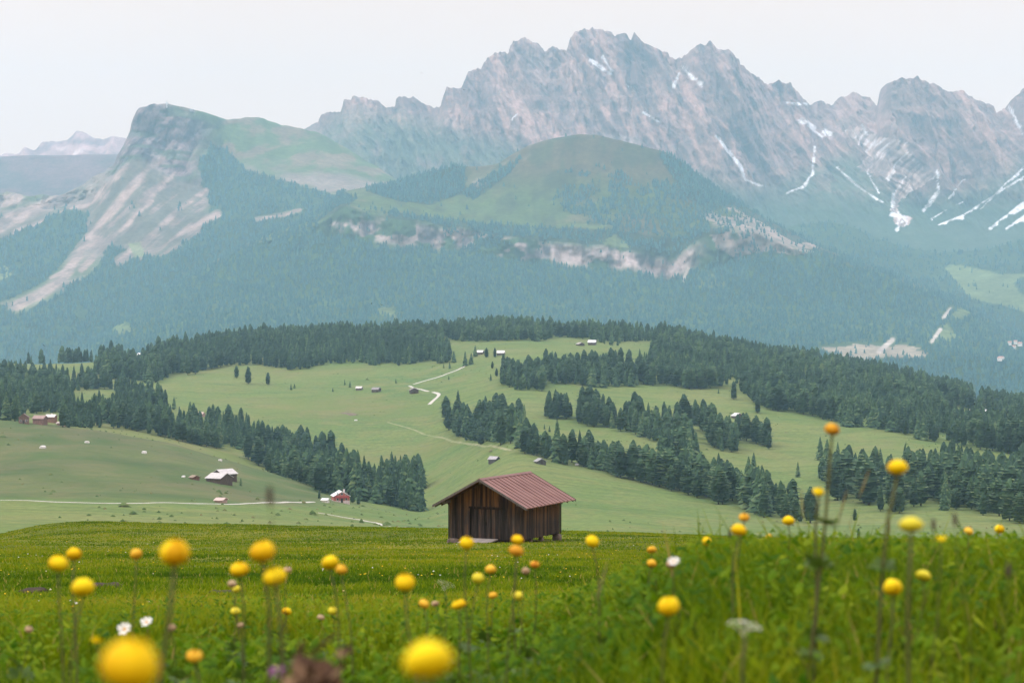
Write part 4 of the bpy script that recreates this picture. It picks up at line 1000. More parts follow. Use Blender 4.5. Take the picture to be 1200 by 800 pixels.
# ------------------------------------------------------------------ huts, barns and houses on the slopes
_mc = {}
def flat_mat(name, c, rough=.85, var=.3, scale=1.2):
    key = (name, tuple(c))
    if key not in _mc:
        m, nt = new_mat(name); n = N(nt); co = n('ShaderNodeTexCoord').outputs['Object']
        v = n.noise(n.scaled(co, 1, 1, .4), scale, 5, .6)
        principled(n, n.ramp(v, [(.3, [q * (1 - var) for q in c]), (.7, [q * (1 + var) for q in c])]), rough); _mc[key] = m
    return _mc[key]
WOODC = (.085, .055, .038); BROWN = (.16, .075, .045); WHITEW = (.72, .68, .63); GREYR = (.42, .40, .38); WHITER = (.72, .70, .68); DARKR = (.12, .10, .095); TANR = (.40, .33, .27); PINKR = (.5, .36, .31)
def house(name, loc, w_, l_, he, hr, yaw, wc, rc, label, cat, group=None, windows=0, door=True, chimney=False, ov=.5, base=None, balcony=False):
    root = empty(name, loc, yaw); tag(root, label, cat, group)
    Mwall = flat_mat('house_wall', wc); Mr = flat_mat('house_roof', rc, .7, .2, .8)
    x, y = w_ / 2, l_ / 2
    b = MB(); b.add([(-x, -y, -1.2), (x, -y, -1.2), (x, -y, he), (0, -y, hr), (-x, -y, he), (-x, y, -1.2), (x, y, -1.2), (x, y, he), (0, y, hr), (-x, y, he)],
                    Q=[(1, 6, 7, 2), (0, 4, 9, 5)], T=[(0, 1, 2), (0, 2, 4), (4, 2, 3), (5, 7, 6), (5, 9, 7), (9, 8, 7)])
    wl = b.build('wall', Mwall, root)
    sl_ = (hr - he) / x; xe = x + ov; ze = he - ov * sl_
    b = MB()
    for s in (-1, 1):
        P = [(0, -y - ov, hr + .03), (s * xe, -y - ov, ze + .03), (s * xe, y + ov, ze + .03), (0, y + ov, hr + .03), (0, -y - ov, hr + .25), (s * xe, -y - ov, ze + .25), (s * xe, y + ov, ze + .25), (0, y + ov, hr + .25)]
        if s < 0: P = [P[i] for i in (1, 0, 3, 2, 5, 4, 7, 6)]
        b.hexa(P)
    rf = b.build('roof', Mr, root)
    if base is not None: MB().box(-x - .06, x + .06, -y - .06, y + .06, -1.2, base[1]).build('stone_base', flat_mat('house_base', base[0]), root)
    if door:
        MB().box(-.55, .55, -y - .09, -y - .03, 0, 2.0).build('door', flat_mat('house_door', (.05, .035, .028)), root)
    for k in range(windows):
        fl, c = divmod(k, 3); xx = (c - 1) * w_ * .28; zz = 1.1 + fl * 2.5
        if abs(xx) < .6 and fl == 0: continue
        f = MB().box(xx - .55, xx + .55, -y - .10, -y - .04, zz, zz + 1.2).build('window', flat_mat('window_frame', (.6, .55, .5)), root)
        MB().box(xx - .42, xx + .42, -y - .115, -y - .102, zz + .12, zz + 1.08).build('pane', flat_mat('window_glass', (.04, .05, .06), .15), f)
    if balcony: MB().box(-x * .9, x * .9, -y - 1.0, -y - .1, he - .9, he - .1).build('balcony', flat_mat('house_wall', (.35, .06, .06)), root)
    if chimney: MB().box(x * .35, x * .35 + .8, -.4, .4, hr - 1.0, hr + .9).build('chimney', flat_mat('chimney_stone', (.5, .46, .42)), rf)
    return root
HS = [  # photo x, y of the base, width m, length m, eave, ridge, yaw (degrees), wall, roof, label, category, kwargs
 ('farm_barn', 257, 566, 9.5, 8, 2.6, 4.6, 62, WOODC, (.46, .42, .39), 'low grey-roofed barn, front one of a joined pair on the near knoll', 'barn', dict(door=False)),
 ('farm_barn', 263, 562, 7, 10, 3.0, 5.0, -35, WOODC, (.50, .46, .43), 'taller grey-roofed barn, back one of a joined pair on the near knoll', 'barn', {}),
 ('shed', 228, 562, 3.5, 3, 1.2, 1.9, 40, BROWN, (.26, .19, .13), 'tiny brown shed left of the grey-roofed barns', 'shed', dict(door=False)),
 ('chalet', 399, 588, 7.5, 8.5, 3.2, 5.3, 14, (.42, .13, .10), (.78, .75, .73), 'red and brown chalet with a snow-white roof by the white road', 'house', dict(windows=6, chimney=True, base=((.62, .48, .46), 1.0), balcony=True)),
 ('shed', 381.5, 588.5, 3.4, 2.6, 1.2, 1.8, 75, WHITEW, (.7, .68, .64), 'little white shed left in front of the chalet', 'shed', dict(door=False)),
 ('shed', 259, 588.6, 6.5, 3, 1.0, 1.7, 80, (.38, .25, .2), PINKR, 'low pinkish shed beside the white road on the left', 'shed', dict(door=False)),
 ('farmhouse', 28, 496, 5.5, 6, 3.6, 5.6, 10, (.17, .10, .075), (.20, .125, .095), 'brown gabled farm building left of its two neighbours at the wood edge', 'house', dict(windows=3)),
 ('farmhouse', 47, 497, 6.5, 6.5, 3.4, 5.0, 80, (.22, .125, .10), (.30, .20, .17), 'long reddish farm building in the middle of three at the wood edge', 'house', dict(windows=0, door=False)),
 ('farmhouse', 60, 495, 5.5, 6, 3.8, 5.2, 82, (.26, .13, .085), (.66, .57, .52), 'farmhouse with pale roof, right of three at the wood edge', 'house', dict(door=False, chimney=True)),
 ('shed', 72, 499, 5, 4, 1.6, 2.4, 82, (.36, .24, .2), (.46, .36, .32), 'low flat shed at the right end of the farm at the wood edge', 'shed', dict(door=False)),
 ('cabin', 235, 488, 7, 5, 1.8, 3.4, 78, (.36, .22, .19), PINKR, 'pink-roofed cabin in a gap of the left wood', 'hut', dict(door=False)),
 ('cabin', 166, 418, 11, 8, 2.4, 4.6, 82, (.07, .06, .06), WHITER, 'white-roofed barn on the skyline meadow far left', 'barn', dict(door=False)),
 ('cabin', 421, 457, 6, 5, 1.8, 3.2, 80, (.14, .11, .09), (.55, .5, .45), 'small cabin with pale roof, left of three on the upper left pasture', 'hut', dict(door=False)),
 ('cabin', 441, 459, 8, 6, 2.1, 3.9, 72, WOODC, (.24, .21, .2), 'low dark barn, middle of three cabins on the upper left pasture', 'hut', dict(door=False)),
 ('cabin', 485, 460.5, 7, 8, 2.8, 4.6, 12, WOODC, (.23, .19, .18), 'dark brown cabin below the bend of the gravel track', 'hut', {}),
 ('cabin', 563, 415, 8, 6, 2.0, 3.9, 75, WOODC, (.6, .56, .52), 'hut with pale roof among dark trees, left of two on the upper slope', 'hut', dict(door=False)),
 ('cabin', 587, 416, 10, 7, 2.1, 4.2, 84, (.11, .08, .06), (.70, .66, .62), 'hut with whitish roof right of the dense dark pair of trees', 'hut', dict(door=False)),
 ('cabin', 680, 405, 7, 6, 1.8, 3.4, 30, WOODC, (.38, .33, .3), 'lower dull-roofed hut of two at the top meadow under the ridge wood', 'hut', {}),
 ('cabin', 694, 404, 10, 8, 2.6, 4.9, 80, (.09, .06, .05), WHITER, 'bigger white-roofed hut of two at the top meadow under the ridge wood', 'hut', dict(door=False)),
 ('cabin', 579, 541, 6.2, 4.6, 1.7, 3.1, 66, (.09, .075, .07), (.36, .33, .32), 'low grey hut on the slope above the ridge of the red roof', 'hut', dict(door=False)),
 ('cabin', 633, 543.5, 5.0, 5, 1.6, 3.0, 20, (.08, .07, .065), (.30, .28, .27), 'low grey hut at the edge of the slanting wood strip', 'hut', {}),
 ('cabin', 864, 490, 7, 6, 2.0, 3.9, 28, (.09, .065, .055), (.62, .58, .56), 'small brown hut with grey roof alone on the right pasture', 'hut', {}),
 ('cabin', 1140.5, 484, 8, 6, 1.8, 3.4, 84, (.12, .09, .08), WHITER, 'left one of two white-roofed barns on the far right meadow', 'barn', dict(door=False)),
 ('cabin', 1151, 486, 8.5, 8, 2.6, 4.8, 74, (.08, .06, .055), WHITER, 'right and taller one of two white-roofed barns on the far right meadow', 'barn', dict(door=False)),
 ('cabin', 1025, 479, 6, 5, 1.8, 3.6, 80, (.3, .24, .2), (.66, .6, .5), 'cabin with cream roof in a gap of the right wood', 'hut', dict(door=False)),
 ('cabin', 620, 509, 6, 5, 1.7, 3.3, 75, (.16, .12, .1), (.6, .56, .5), 'cabin with pale roof half hidden at the back of the slanting wood strip', 'hut', dict(door=False)),
]
for (nm_, a, b_, w_, l_, he, hr, yaw, wc, rc, lb, cat, kw) in HS:
    X, Y, Z = hit(a, b_, 260)
    house(nm_, (X, Y, Z), w_, l_, he, hr, R(yaw), wc, rc, lb, cat, 'huts and houses on the pastures', **kw)
def on_sheet(info, px, py):
    d = np.hypot(info['px'] - px, info['py'] - py); d = d + info['Y'] * 1e-4
    k = np.unravel_index(np.argmin(d), d.shape); return float(info['X'][k]), float(info['Y'][k]), float(info['Z'][k])
FARH = [(1161, 425, 12, 'left house of the small white pair in the hazy valley'), (1173, 424, 17, 'large white house, right of the pair in the hazy valley'), (1184, 406, 13, 'white house at the left end of the hazy village row'), (1190, 404, 11, 'small white house second in the hazy village row'), (1196, 407, 14, 'white house low at the picture edge in the hazy village row'), (1188, 411, 11, 'lowest white house under the hazy village row')]
for a, b_, s, lb in FARH:
    X, Y, Z = on_sheet(B, a, b_)
    house('valley_house', (X, Y, Z + 4), s, s * .8, 7, 11, R(rr.uniform(50, 90)), WHITEW, (.42, .25, .2), lb, 'house', 'white houses in the hazy valley', windows=6, door=False, base=(WHITEW, 2.0))
X, Y, Z = on_sheet(Cc, 225, 131); house('summit_station', (X, Y - 5, Z - 1), 26, 14, 5, 9, R(80), (.3, .28, .27), (.22, .21, .21), 'low dark hut on top of the left mountain', 'building', door=False, windows=3)
X, Y, Z = on_sheet(Cc, 196, 125)
mast = empty('summit_mast', (X, Y, Z - 2)); tag(mast, 'thin pale mast on the summit edge of the left mountain', 'mast')
M_mast = flat_mat('pale_metal', (.62, .62, .6))
MB().tube([(0, 0, 0), (0, 0, 30)], [2.0, 1.2], 6).build('pole', M_mast, mast); MB().box(-7, 7, -1, 1, 16, 19).build('platform', M_mast, mast)
for j, (a, b_, s, lb) in enumerate(((50, 525, 1.5, 'pale boulder highest up on the left part of the near knoll'), (102, 519, 1.2, 'pale boulder below the farm at the wood edge'), (169, 531, 1.3, 'pale boulder in the middle of the near knoll'), (258, 540, 1.1, 'pale boulder near the right brow of the near knoll'), (215, 559, .9, 'small pale boulder just left of the tiny brown shed'), (676, 545, 1.2, 'pale boulder below the slanting wood strip right of the grey hut'), (417, 493, 1.3, 'pale boulder on the slope beside the bare patch'))):
    X, Y, Z = hit(a, b_, 260)
    o = obj('boulder', stone_mesh('boulder', s, s * .8, s * .7, j * 2.7, flat_mat('pale_boulder', (.62, .59, .55)))); o.location = (X, Y, Z + s * .2)
    tag(o, lb, 'boulder', 'boulders on the pastures')
# birds far out in the air
bm_ = MB()
def bird(px, py, Y, s, lb, flap):
    X, Z = (px - CX) / F * Y, -(py - CY) / F * Y
    V = [(-.18, 0, 0), (.2, 0, .02), (.26, 0, .03), (-.05, .05, 0), (-.05, -.05, 0), (0, 0, .05), (0, 0, -.05), (.02, .4, flap), (-.16, .42, flap), (.02, -.4, flap), (-.16, -.42, flap), (.06, .05, .02), (-.1, .05, .02), (.06, -.05, .02), (-.1, -.05, .02), (-.34, .07, 0), (-.34, -.07, 0)]
    T = [(2, 3, 5), (2, 5, 4), (2, 6, 3), (2, 4, 6), (0, 5, 3), (0, 4, 5), (0, 3, 6), (0, 6, 4), (0, 15, 16)]
    Q = [(11, 7, 8, 12), (13, 14, 10, 9)]
    o = MB().add(np.array(V) * s, Q, T).build('bird', flat_mat('black_plumage', (.015, .015, .017))); o.location = (X, Y, Z); o.rotation_euler = (R(20), 0, R(rr.uniform(0, 360)))
    tag(o, lb, 'bird', 'small dark birds in the air')
bird(543, 105.5, 380, 1.1, 'dark bird flying beside the steep left shoulder of the massif', .16)
bird(494, 86, 420, .8, 'tiny bird against the blank white sky', .1)
bird(52, 405, 300, .8, 'dark bird over the far left skyline wood', .12)
bird(435, 356, 380, .7, 'left bird of a pair above the ridge wood', .14)
bird(447, 357, 380, .7, 'right bird of a pair above the ridge wood', .05)
# ------------------------------------------------------------------ grass and herbs of the meadow
def scatter(bands, lim=.30, pad=.9):
    Xs, Ys = [], []
    for y0, y1, dens in bands:
        area = (y1 - y0) * 2 * (lim * (y0 + y1) / 2 + pad); k = int(area * dens)
        y = np.sqrt(rng.uniform(y0 * y0, y1 * y1, k)) if y0 > 3 else rng.uniform(y0, y1, k)
        Xs.append(rng.uniform(-1, 1, k) * (lim * y + pad)); Ys.append(y)
    return np.concatenate(Xs), np.concatenate(Ys)
X, Y = scatter([(.9, 2.5, 1500), (2.5, 5, 2600), (5, 9, 2600), (9, 14, 1500), (14, 24, 700), (24, 45, 260), (45, 90, 70), (90, 190, 22)])
hutx, huty = Mw @ Vector((-HW / 2, HL / 2, 0)), None
loc = np.stack([(X - cx_) * math.cos(-A_) - (Y - cy_) * math.sin(-A_), (X - cx_) * math.sin(-A_) + (Y - cy_) * math.cos(-A_)], -1)
inside_hut = (loc[:, 0] > -HW - .05) & (loc[:, 0] < .05) & (loc[:, 1] > -.05) & (loc[:, 1] < HL + .1)
inside_hut |= (loc[:, 0] > -3.6) & (loc[:, 0] < -1.5) & (loc[:, 1] > -1.4) & (loc[:, 1] < .1)
X, Y = X[~inside_hut], Y[~inside_hut]
Z = H(X, Y); px = CX + F * X / Y
cl1 = noise(X / .45, Y / .5, 3); cl2 = fbm(X / 2.2, Y / 3.0, 6, 3); cl3 = fbm(X / 9, Y / 16, 2, 3)
mound = sstep(600, 880, px) * sstep(2.5, 5, Y) * (1 - sstep(10, 14, Y))
hgt = (.085 + .05 * cl1 + .05 * cl2 + .075 * mound) * rng.uniform(.5, 1.45, len(X)) * np.interp(Y, [1, 3, 8, 14, 30, 90, 190], [1.4, 1.2, 1.1, .9, .8, .7, .75])
hgt = np.clip(hgt, .025, .225)
tall = rng.random(len(X)) < np.where(Y < 14, .012, .0); hgt[tall] *= 1.45
wid = np.interp(Y, [1, 4, 10, 25, 60, 120, 190], [.0032, .0034, .0045, .008, .016, .028, .036]) * rng.uniform(.7, 1.5, len(X))
a = rng.uniform(0, 6.283, len(X)); bend = hgt * rng.uniform(.15, .85, len(X)); f = a + rng.uniform(-.6, .6, len(X))
dx, dy = np.cos(a), np.sin(a); wx, wy = -np.sin(f) * wid, np.cos(f) * wid
tint = np.clip(.42 + .24 * cl1 * (Y < 16) + .28 * cl2 + .34 * cl3 + .22 * noise(X / 1.1, Y / 2.6, 41) * (Y > 14) + rng.normal(0, .14, len(X)), 0, .92); tint[rng.random(len(X)) < .03] = .97
P0 = np.stack([X, Y, Z - .01], -1); Wv = np.stack([wx, wy, 0 * X], -1)
def at_(t, lift): return P0 + np.stack([dx * bend * t * t, dy * bend * t * t, hgt * lift], -1)
p1 = at_(.55, .60); p2 = at_(1., .97)
V = np.stack([P0 - Wv, P0 + Wv, p1 - Wv * .8, p1 + Wv * .8, p2], 1).reshape(-1, 3)
o_ = np.arange(len(X))[:, None] * 5
M_grass = leaf_mat('grass_blades', [(0.0, (.040, .095, .002)), (.35, (.105, .172, .003)), (.62, (.180, .230, .004)), (.9, (.27, .255, .010)), (1.0, (.32, .25, .08))], .45, .7, 0, .06)
gr = obj('grass', mesh_np('grass', V, Q=o_ + np.array([[0, 1, 3, 2]]), T=o_ + np.array([[2, 3, 4]]), mat=M_grass, flts={'tint': np.repeat(tint, 5)}))
tag(gr, kind='stuff'); print('blades', len(X))
# broad-leaved herbs between the blades
X, Y = scatter([(1.0, 2.5, 700), (2.5, 5, 1300), (5, 9, 1000), (9, 13, 380), (13, 20, 60)], .30, .7)
c1 = noise(X / .3, Y / .35, 11); px = CX + F * X / Y
k = (c1 + rng.normal(0, .25, len(X)) + .5 * sstep(400, 800, px)) > .08; X, Y, c1, px = X[k], Y[k], c1[k], px[k]
mound = sstep(600, 880, px) * sstep(2.5, 5, Y)
Z = H(X, Y) + rng.uniform(.03, .15, len(X)) * (1 + .45 * mound)
s = rng.uniform(.007, .020, len(X)); a = rng.uniform(0, 6.283, len(X)); tl = rng.uniform(-.2, 1.0, len(X))
d = np.stack([np.cos(a), np.sin(a), tl], -1); sd_ = np.stack([-np.sin(a), np.cos(a), rng.uniform(-.4, .4, len(X))], -1)
c = np.stack([X, Y, Z], -1); S_ = s[:, None]
V = np.stack([c - d * S_, c + sd_ * S_ * .62 - np.array([0, 0, .15]) * S_, c + d * S_ * 1.1, c - sd_ * S_ * .62 - np.array([0, 0, .15]) * S_, c + np.array([0, 0, .18]) * S_], 1).reshape(-1, 3)
o_ = np.arange(len(X))[:, None] * 5
T_ = (o_[:, :, None] + np.array([[[0, 1, 4], [1, 2, 4], [2, 3, 4], [3, 0, 4]]])).reshape(-1, 3)
tint = np.clip(.42 + .35 * noise(X / .22, Y / .4, 17) + .2 * c1 + rng.normal(0, .18, len(X)), 0, 1)
M_herb = leaf_mat('herb_leaves', [(0.0, (.034, .100, .004)), (.5, (.105, .195, .004)), (1.0, (.25, .31, .010))], .45, .65, 0, .08)
hb_ = obj('meadow_herbs', mesh_np('meadow_herbs', V, T=T_, mat=M_herb, flts={'tint': np.repeat(tint, 5)})); tag(hb_, kind='stuff')
# tiny blossoms sprinkled over the plateau: nobody could count them
X, Y = scatter([(9, 16, 1.6), (16, 40, 1.1), (40, 80, .28), (80, 150, .06)], .27, .5)
c1 = fbm(X / 5, Y / 12, 21, 3); k = c1 + rng.normal(0, .2, len(X)) > .08; X, Y = X[k], Y[k]
Z = H(X, Y) + rng.uniform(.08, .16, len(X)); s = np.interp(Y, [9, 40, 120], [.010, .016, .028]) * rng.uniform(.6, 1.3, len(X))
oc = np.array([(1, 0, 0), (0, 1, 0), (-1, 0, 0), (0, -1, 0), (0, 0, .7), (0, 0, -.5)])
V = (np.stack([X, Y, Z], -1)[:, None] + oc[None] * s[:, None, None]).reshape(-1, 3); o_ = np.arange(len(X))[:, None] * 6
T_ = (o_[:, :, None] + np.array([[[0, 1, 4], [1, 2, 4], [2, 3, 4], [3, 0, 4], [1, 0, 5], [2, 1, 5], [3, 2, 5], [0, 3, 5]]])).reshape(-1, 3)
M_tiny = leaf_mat('tiny_blossoms', [(0.0, (.75, .45, .01)), (.74, (.78, .55, .02)), (.78, (.75, .74, .68)), (1.0, (.78, .77, .72))], .2, .7, 0, .2)
tb = obj('meadow_blossoms', mesh_np('meadow_blossoms', V, T=T_, mat=M_tiny, flts={'tint': np.repeat(rng.random(len(X)), 6)})); tag(tb, kind='stuff')

# low shrubs, nettles and tussocks sprinkled over the slopes
yy = np.sqrt(rng.uniform(600 ** 2, 2300 ** 2, 5200)); xx = rng.uniform(-.3, .3, 5200) * yy
k = (noise(xx / 60, yy / 90, 51) + rng.normal(0, .3, len(xx)) > .25); xx, yy = xx[k], yy[k]
tu = merge_trees('pasture_tussocks', np.stack([xx, yy, H(xx, yy) - .1], -1), rng.uniform(.3, 1.0, len(xx)) * np.where(rng.random(len(xx)) < .05, 2.2, 1), rng.integers(0, 6, len(xx)), FARP,
    leaf_mat('tussock_green', [(0.0, (.05, .085, .025)), (.6, (.10, .135, .04)), (1.0, (.17, .16, .07))], 0, .9, 0, .05), rng.uniform(3, 7, len(xx)), rng.normal(0, .3, len(xx))); tag(tu, kind='stuff')
# ------------------------------------------------------------------ the tall flowers
def petal_globe(seed, flat=.86, layers=3, open_=0.0):
    """incurved overlapping petals round a globe, unit diameter"""
    r = random.Random(seed); b = MB()
    for L in range(layers):
        k = 5
        for j in range(k):
            t0 = 2 * math.pi * (j + .5 * L) / k + r.uniform(-.15, .15); rad = .5 * (1.0 - .10 * (layers - 1 - L)) * r.uniform(.92, 1.06)
            hw = 2 * math.pi / k * .78; V = []; nu, nv = 5, 7
            end = .5 * math.pi - (.12 + .12 * L) * r.uniform(.5, 1.3) - open_
            for v in range(nv):
                el = -1.35 + (end + 1.35) * v / (nv - 1)
                sp = min(1, .35 + 1.5 * v / (nv - 1)) * (1 - .45 * max(0, (v / (nv - 1) - .7) / .3) ** 2)
                for u in range(nu):
                    q = (u / (nu - 1) - .5) * 2
                    az_ = t0 + q * hw * sp
                    rr_ = rad * (1 + .05 * (1 - abs(q)) + .06 * abs(q) * (v / nv) + .04 * math.sin(3 * q + j)) * (1 + .10 * (v == nv - 1))
                    V.append((rr_ * math.cos(el) * math.cos(az_), rr_ * math.cos(el) * math.sin(az_), rr_ * flat * math.sin(el)))
            Q = [(v * nu + u, v * nu + u + 1, (v + 1) * nu + u + 1, (v + 1) * nu + u) for v in range(nv - 1) for u in range(nu - 1)]
            tb_ = r.uniform(.1, 1.)
            b.add(V, Q, tint=[tb_ * (.25 + .75 * (q_ // nu) / (nv - 1)) for q_ in range(nu * nv)])
    return b
def daisy(seed, rays=13, cup=.25, cen=.24):
    r = random.Random(seed); b = MB()
    for j in range(rays):
        t = 2 * math.pi * j / rays + r.uniform(-.1, .1); L = .5 * r.uniform(.85, 1.05); hw = .5 * math.pi / rays * 1.25 * .5
        e = cup * r.uniform(.2, 1.3)
        V = []
        for q, wq in ((.12, .5), (.55, 1.1), (.9, 1.0), (1.0, .45)):
            for s in (-1, 1): V.append((L * q * math.cos(t) - s * hw * wq * math.sin(t), L * q * math.sin(t) + s * hw * wq * math.cos(t), L * q * e))
        b.add(V, [(0, 1, 3, 2), (2, 3, 5, 4), (4, 5, 7, 6)], tint=r.uniform(.3, .9))
    return b
def disc(rad, h, tint=.5, n_=10):
    b = MB(); V = []
    for q, z in ((1, 0), (.85, .6), (.45, .95)):
        for k in range(n_): V.append((rad * q * math.cos(2 * math.pi * k / n_), rad * q * math.sin(2 * math.pi * k / n_), h * z))
    V.append((0, 0, h)); Q = [(a * n_ + k, a * n_ + (k + 1) % n_, (a + 1) * n_ + (k + 1) % n_, (a + 1) * n_ + k) for a in range(2) for k in range(n_)]
    return b.add(V, Q, [(2 * n_ + k, 2 * n_ + (k + 1) % n_, 3 * n_) for k in range(n_)], tint)
def lobed_leaf(seed):
    """deeply cut palmate leaf, unit radius, a little cupped"""
    r = random.Random(seed); b = MB(); k = 5
    for j in range(k):
        t = (j - 2) * .62 + r.uniform(-.08, .08); L = (1 - .09 * abs(j - 2)) * r.uniform(.85, 1.05); c_, s_ = math.cos(t), math.sin(t)
        V = []
        for q, w_ in ((.0, .02), (.3, .08), (.55, .19), (.72, .12), (.8, .17), (1.0, .015)):
            for sg in (-1, 1): V.append((L * q * c_ - sg * w_ * s_, L * q * s_ + sg * w_ * c_, .25 * q - .22 * q * q + .03 * abs(w_)))
        b.add(V, [(2 * i, 2 * i + 1, 2 * i + 3, 2 * i + 2) for i in range(5)], tint=r.uniform(.2, .7))
    return b
M_yel = leaf_mat('yellow_petals', [(0.0, (.66, .34, .001)), (.35, (.84, .54, .002)), (1.0, (.93, .74, .008))], .30, .6, .35, .15)
M_ora = leaf_mat('fading_petals', [(0.0, (.52, .20, .01)), (.5, (.72, .38, .015)), (1.0, (.84, .54, .05))], .2, .6, .4, .2)
M_lem = leaf_mat('lemon_petals', [(0.0, (.55, .48, .01)), (1.0, (.78, .66, .04))], .25, .5, .3, .2)
M_bud = leaf_mat('pinkish_bud', [(0.0, (.36, .22, .11)), (1.0, (.52, .38, .22))], .2, .6, .3, .2)
M_whi = leaf_mat('white_petals', [(0.0, (.62, .60, .52)), (1.0, (.82, .80, .74))], .25, .6, .2, .2)
M_cre = leaf_mat('cream_petals', [(0.0, (.66, .62, .50)), (1.0, (.84, .80, .68))], .2, .7, .2, .2)
M_pur = leaf_mat('clover_purple', [(0.0, (.38, .10, .36)), (1.0, (.62, .28, .58))], .25, .6, .2, .2)
M_drk = leaf_mat('plantain_black', [(0.0, (.03, .02, .02)), (1.0, (.085, .06, .055))], .0, .8, .2, .1)
M_stem = leaf_mat('brownish_stem', [(0.0, (.048, .052, .014)), (1.0, (.085, .088, .024))], .0, .7, .6, .2)
M_fleaf = leaf_mat('flower_leaf', [(0.0, (.035, .08, .008)), (1.0, (.10, .16, .018))], .3, .5, .3, .3)
M_brn = leaf_mat('withered_brown', [(0.0, (.05, .026, .018)), (.6, (.12, .068, .038)), (1.0, (.26, .17, .09))], .1, .8, 0, .1)
globes = [petal_globe(s, .86).mesh('blossom', None, True) for s in (1, 2, 3)]
def with_mat(me, m): c_ = me.copy(); c_.materials.clear(); c_.materials.append(m); return c_
GL = {'y': [with_mat(g_, M_yel) for g_ in globes], 'o': [with_mat(g_, M_ora) for g_ in globes], 'l': [with_mat(g_, M_lem) for g_ in globes], 'b': [with_mat(g_, M_bud) for g_ in globes]}
RAY = {'f': daisy(5, 21, .75).mesh('blossom', M_yel), 'w': daisy(6, 14, .35).mesh('blossom', M_whi)}
DISC = disc(.13, .10).mesh('centre', M_ora, True)
b = MB()
for j in range(46):
    t = rr.uniform(0, 6.28); e = math.acos(rr.uniform(-.6, 1)); q = .5 * rr.uniform(.82, 1.0); v = Vector((math.cos(t) * math.sin(e), math.sin(t) * math.sin(e), math.cos(e)))
    s_ = v.orthogonal().normalized() * .07; u_ = v.cross(s_)
    b.add([v * q * .55 - s_ * .5, v * q * .55 + s_ * .5, v * q + u_ * .6, v * q - u_ * .6][:4], [(0, 1, 2, 3)], tint=rr.uniform(.1, .9))
CLOV = b.mesh('blossom', M_pur)
b = MB(); n_ = 8; V = []; tn = []
for a_ in range(12):
    q = a_ / 11; rad = .26 * math.sin(math.pi * min(1, .08 + q * .9)) ** .6
    for k in range(n_): V.append((rad * math.cos(6.283 * k / n_ + a_ * .4) * rr.uniform(.85, 1.15), rad * math.sin(6.283 * k / n_ + a_ * .4), q - .5)); tn.append(rr.random())
b.add(V, [(a_ * n_ + k, a_ * n_ + (k + 1) % n_, (a_ + 1) * n_ + (k + 1) % n_, (a_ + 1) * n_ + k) for a_ in range(11) for k in range(n_)], tint=tn)
SPIK = b.mesh('seed_head', M_drk, True); SPIKT = with_mat(SPIK, leaf_mat('stalk_tan', [(0.0, (.12, .12, .04)), (1.0, (.26, .22, .10))], .1, .8, .2, .1))
b = MB()
for j in range(34):
    t = rr.uniform(0, 6.28); q = .5 * math.sqrt(rr.random()); x_, y_ = q * math.cos(t), q * math.sin(t); z_ = .12 - .5 * q * q + rr.uniform(-.02, .02)
    for k in range(5):
        a_ = 1.2566 * k + rr.uniform(-.2, .2); s_ = .05
        b.add([(x_, y_, z_), (x_ + s_ * math.cos(a_ - .4), y_ + s_ * math.sin(a_ - .4), z_ + .012), (x_ + 1.25 * s_ * math.cos(a_), y_ + 1.25 * s_ * math.sin(a_), z_ + .016), (x_ + s_ * math.cos(a_ + .4), y_ + s_ * math.sin(a_ + .4), z_ + .012)], [(0, 1, 2, 3)], tint=rr.uniform(.2, .9))
    if j % 5 == 0: b.tube([(x_, y_, z_), (x_ * .35, y_ * .35, -.12), (0, 0, -.32)], .007, 3, .3)
UMB = b.mesh('blossom', M_cre)
LEAF = [lobed_leaf(s).mesh('leaf', M_fleaf) for s in (1, 2, 3)]
SIZE = {'y': .036, 'o': .030, 'l': .034, 'b': .024, 'f': .030, 'w': .036, 'c': .026, 'p': .012, 't': .014, 'u': .050}
KIND = {'y': 'globeflower', 'o': 'globeflower', 'l': 'globeflower', 'b': 'globeflower', 'f': 'hawkweed_flower', 'w': 'daisy', 'c': 'clover_flower', 'p': 'plantain_head', 't': 'grass_stalk', 'u': 'umbel_flower'}
